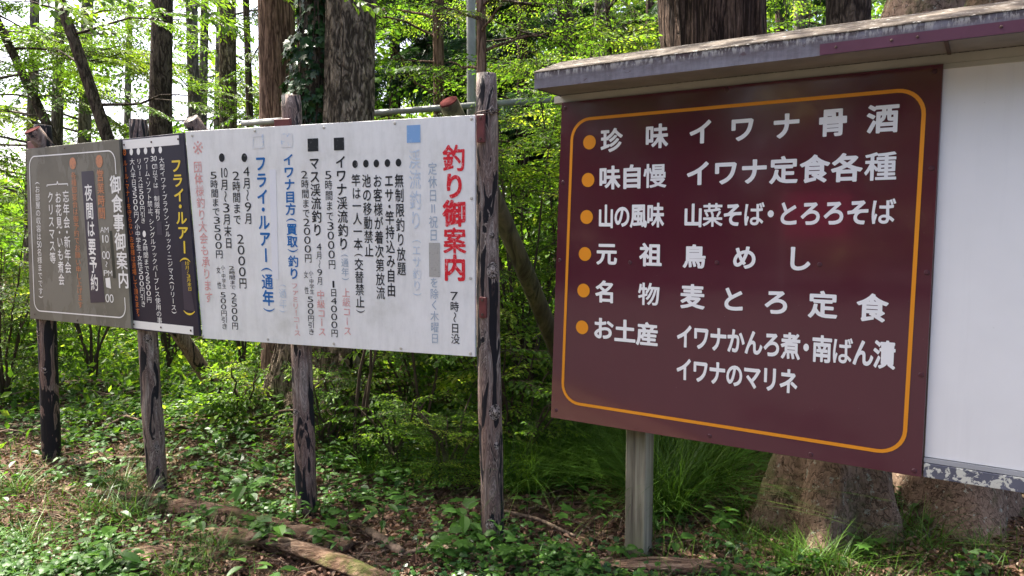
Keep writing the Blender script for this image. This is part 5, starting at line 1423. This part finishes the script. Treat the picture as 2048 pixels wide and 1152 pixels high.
log('rotten_log', 'front rotten log with a sunlit upper edge at the bottom left of centre', [gp(370, 1050, .01), gp(520, 1080, .04), gp(640, 1110, .04), gp(800, 1175, .02)], .046, M_ROT, 'log', 2.0, ridge=.55, flat=.9)
log('rotten_log', 'mossy rotten log at the bottom beneath the timber post', [gp(1160, 1140, .0), gp(1300, 1135, .02), gp(1420, 1145, .02), gp(1560, 1160, .0)], .06, M_ROT, 'log', 3.0)
log('bark_slab', 'crumbling slab of bark and rot at the bottom under the front log', [gp(200, 1085, -.01), gp(330, 1080, .0), gp(450, 1100, -.01)], .09, M_ROT, 'bark', 4.0, flat=.4, ridge=.6)
log('fallen_branch', 'curved pale root lying in front of the tallest post towards the timber post', [gp(800, 1100, .015), gp(870, 1085, .035), gp(960, 1115, .02), gp(1090, 1130, .02), gp(1260, 1115, .02)], .018, M_DEAD, 'branch', 5.0, n=10, ridge=.2)
log('fallen_branch', 'short pale broken stick in the sun between the middle and tallest posts', [gp(735, 1055, .03), gp(805, 1100, .03)], .024, M_DEAD, 'branch', 6.0, n=10, flat=1)
log('fallen_branch', 'long bent grey branch lying behind the two left posts', [gp(-40, 780, .05), gp(100, 752, .07), (at(200, 740, 7.2)[0], 7.6, .08), gp(300, 748, .05)], .035, M_DEAD, 'branch', 7.0, n=10, ridge=.2, flat=1)
for i, (a, b, r, lab) in enumerate([((130, 912), (300, 905), .02, 'crooked stick on the ground between the two left posts'), ((150, 870), (300, 860), .014, 'thin stick behind the left posts in the litter'), ((150, 700), (245, 690), .03, 'sunlit dead branch under the grey-green sign'), ((180, 712), (330, 680), .022, 'sunlit branch crossing under the black sign'), ((120, 795), (275, 770), .02, 'thin branch lying left of the second post'), ((0, 840), (70, 835), .025, 'short weathered branch end at the left edge'), ((430, 905), (600, 1000), .012, 'thin dark stick right of the second post'), ((640, 960), (900, 915), .010, 'thin stick lying between the middle and tallest posts'), ((1010, 890), (1060, 880), .014, 'short tan stick right of the tallest post'), ((1000, 1010), (1150, 1070), .010, 'thin stick in front of the grass tufts right of the tallest post'), ((1560, 1085), (1720, 1140), .014, 'dark stick among the grass at the lower right'), ((1950, 1150), (1990, 1030), .008, 'thin twig leaning at the lower right corner'), ((300, 760), (440, 725), .022, 'sunlit branch right of the second post')]):
    p0, p1 = gp(*a, .02), gp(*b, .03); mid = tuple((u + v) / 2 for u, v in zip(p0, p1)); mid = (mid[0] + .02, mid[1] + .05, .035)
    log('fallen_branch', lab, [p0, mid, p1], r, M_DEAD, 'branch', 10.0 + i, n=8, m=24, ridge=.2, flat=1)

M_LSUN = m_leaf('leaf_sunlit_gold', [(.12, .10, .025), (.22, .18, .045), (.32, .26, .07), (.42, .34, .11)], .25, 1.1)  # sunlight put into the leaf colour, for golden blobs in the board's reflection
# ================================================================== behind the camera: what the glossy board mirrors
for i, (x, y, h) in enumerate([(-9.5, -9.5, 8.5), (-5.5, -12, 9), (-13.5, -6.5, 8), (-17, -2.5, 8.5)]):
    tree('broadleaf_tree', ['sunlit tree across the car park, mirrored in the maroon board', 'second sunlit tree across the car park behind the viewer', 'third sunlit tree across the car park, to the left', 'fourth tree at the far left of the car park'][i], [[x, y, -.1], [x, y, h / 2], [x + .3, y, h]], .2, .08, M_BARKG, 'far', M_LSUN if i in (0, 1) else M_LMID, [(1.0, 4.9, 20, 1.7, 9, 1.2), (4.95, h, 14, 1.8, 8, 1.3), (5.5, h, 12, 1.8, 8, 1.3), (6, h, 12, 1.8, 8, 1.3)], seed=90 + i, n=10, m=12)
woods('distant_woods', -34, 2, -26, -15, lambda x: 8.0, 60000, .3, M_LDARK, 9)  # unseen woods, added to fill the bright sky gap in the board's reflection
woods('distant_woods', -32, -18, -16, 6, lambda x: 8.5, 45000, .3, M_LDARK, 10)
bn = empty('red_stand_in', (-4.1, -2.0, 0), rad(-45)); tag(bn, 'unseen red cloth on a pole, added for the red patch mirrored in the maroon board', 'stand_in')  # added stand-in for an unknown red thing the board mirrors
MB().tube([(0, 0, 0), (0, 0, 2.1)], .015, 8).build('pole', M_PIPE, bn)
M_REDC = paint('red_cloth', (.80, .10, .13), .7, .1, 4)
u = np.linspace(0, 1, 9); V = []
for zz_ in (1.98, 1.38): V += [[.02 + .78 * t_, .03 * math.sin(t_ * 6), zz_] for t_ in u]
MB().add(V, [[i, i + 1, i + 10, i + 9] for i in range(8)]).build('cloth', M_REDC, bn, smooth=True)

# tree just outside the frame on the left whose twigs hang into the top edge
nb = empty('overhanging_tree', (-4.3, 3.4, float(gz(-4.3, 3.4)) - .1)); tag(nb, 'tree just beyond the left edge whose big leaves hang into the top of the picture', 'tree')
o0 = np.array(nb.location); g = np.random.default_rng(5)
lims = [tube(np.array([[0, 0, 0], [.1, 0, 1.5], [.2, .0, 3.4]]), [.09, .07, .05], 12)]
tips = [(70, -10, 3.1), (150, -45, 3.3), (20, -30, 3.0), (320, -20, 3.2), (280, -90, 3.4), (600, -55, 3.3), (540, -95, 3.5), (450, -70, 3.6)]
LP = [tube(np.array([[.2, 0, 3.3], [1.2, -.05, 3.55], [2.4, .0, 3.45], [3.6, .1, 3.2]]), [.035, .025, .016, .008], 7)]
P = []; D = []; S = []
for i, (px, py, d) in enumerate(tips):
    P.append(at(px, py, d) - o0); D.append([.9, g.normal(0, .4), -.25]); S.append(.34)
acc = MB()
for q in lims + LP: acc.add(q[0], q[1], q[2])
acc.build('trunk', M_BARKG, nb, smooth=True)
link('crown', crown_mesh('crown', 'broad', P, D, S, [M_LMID, M_TWIG], g, .5), nb)
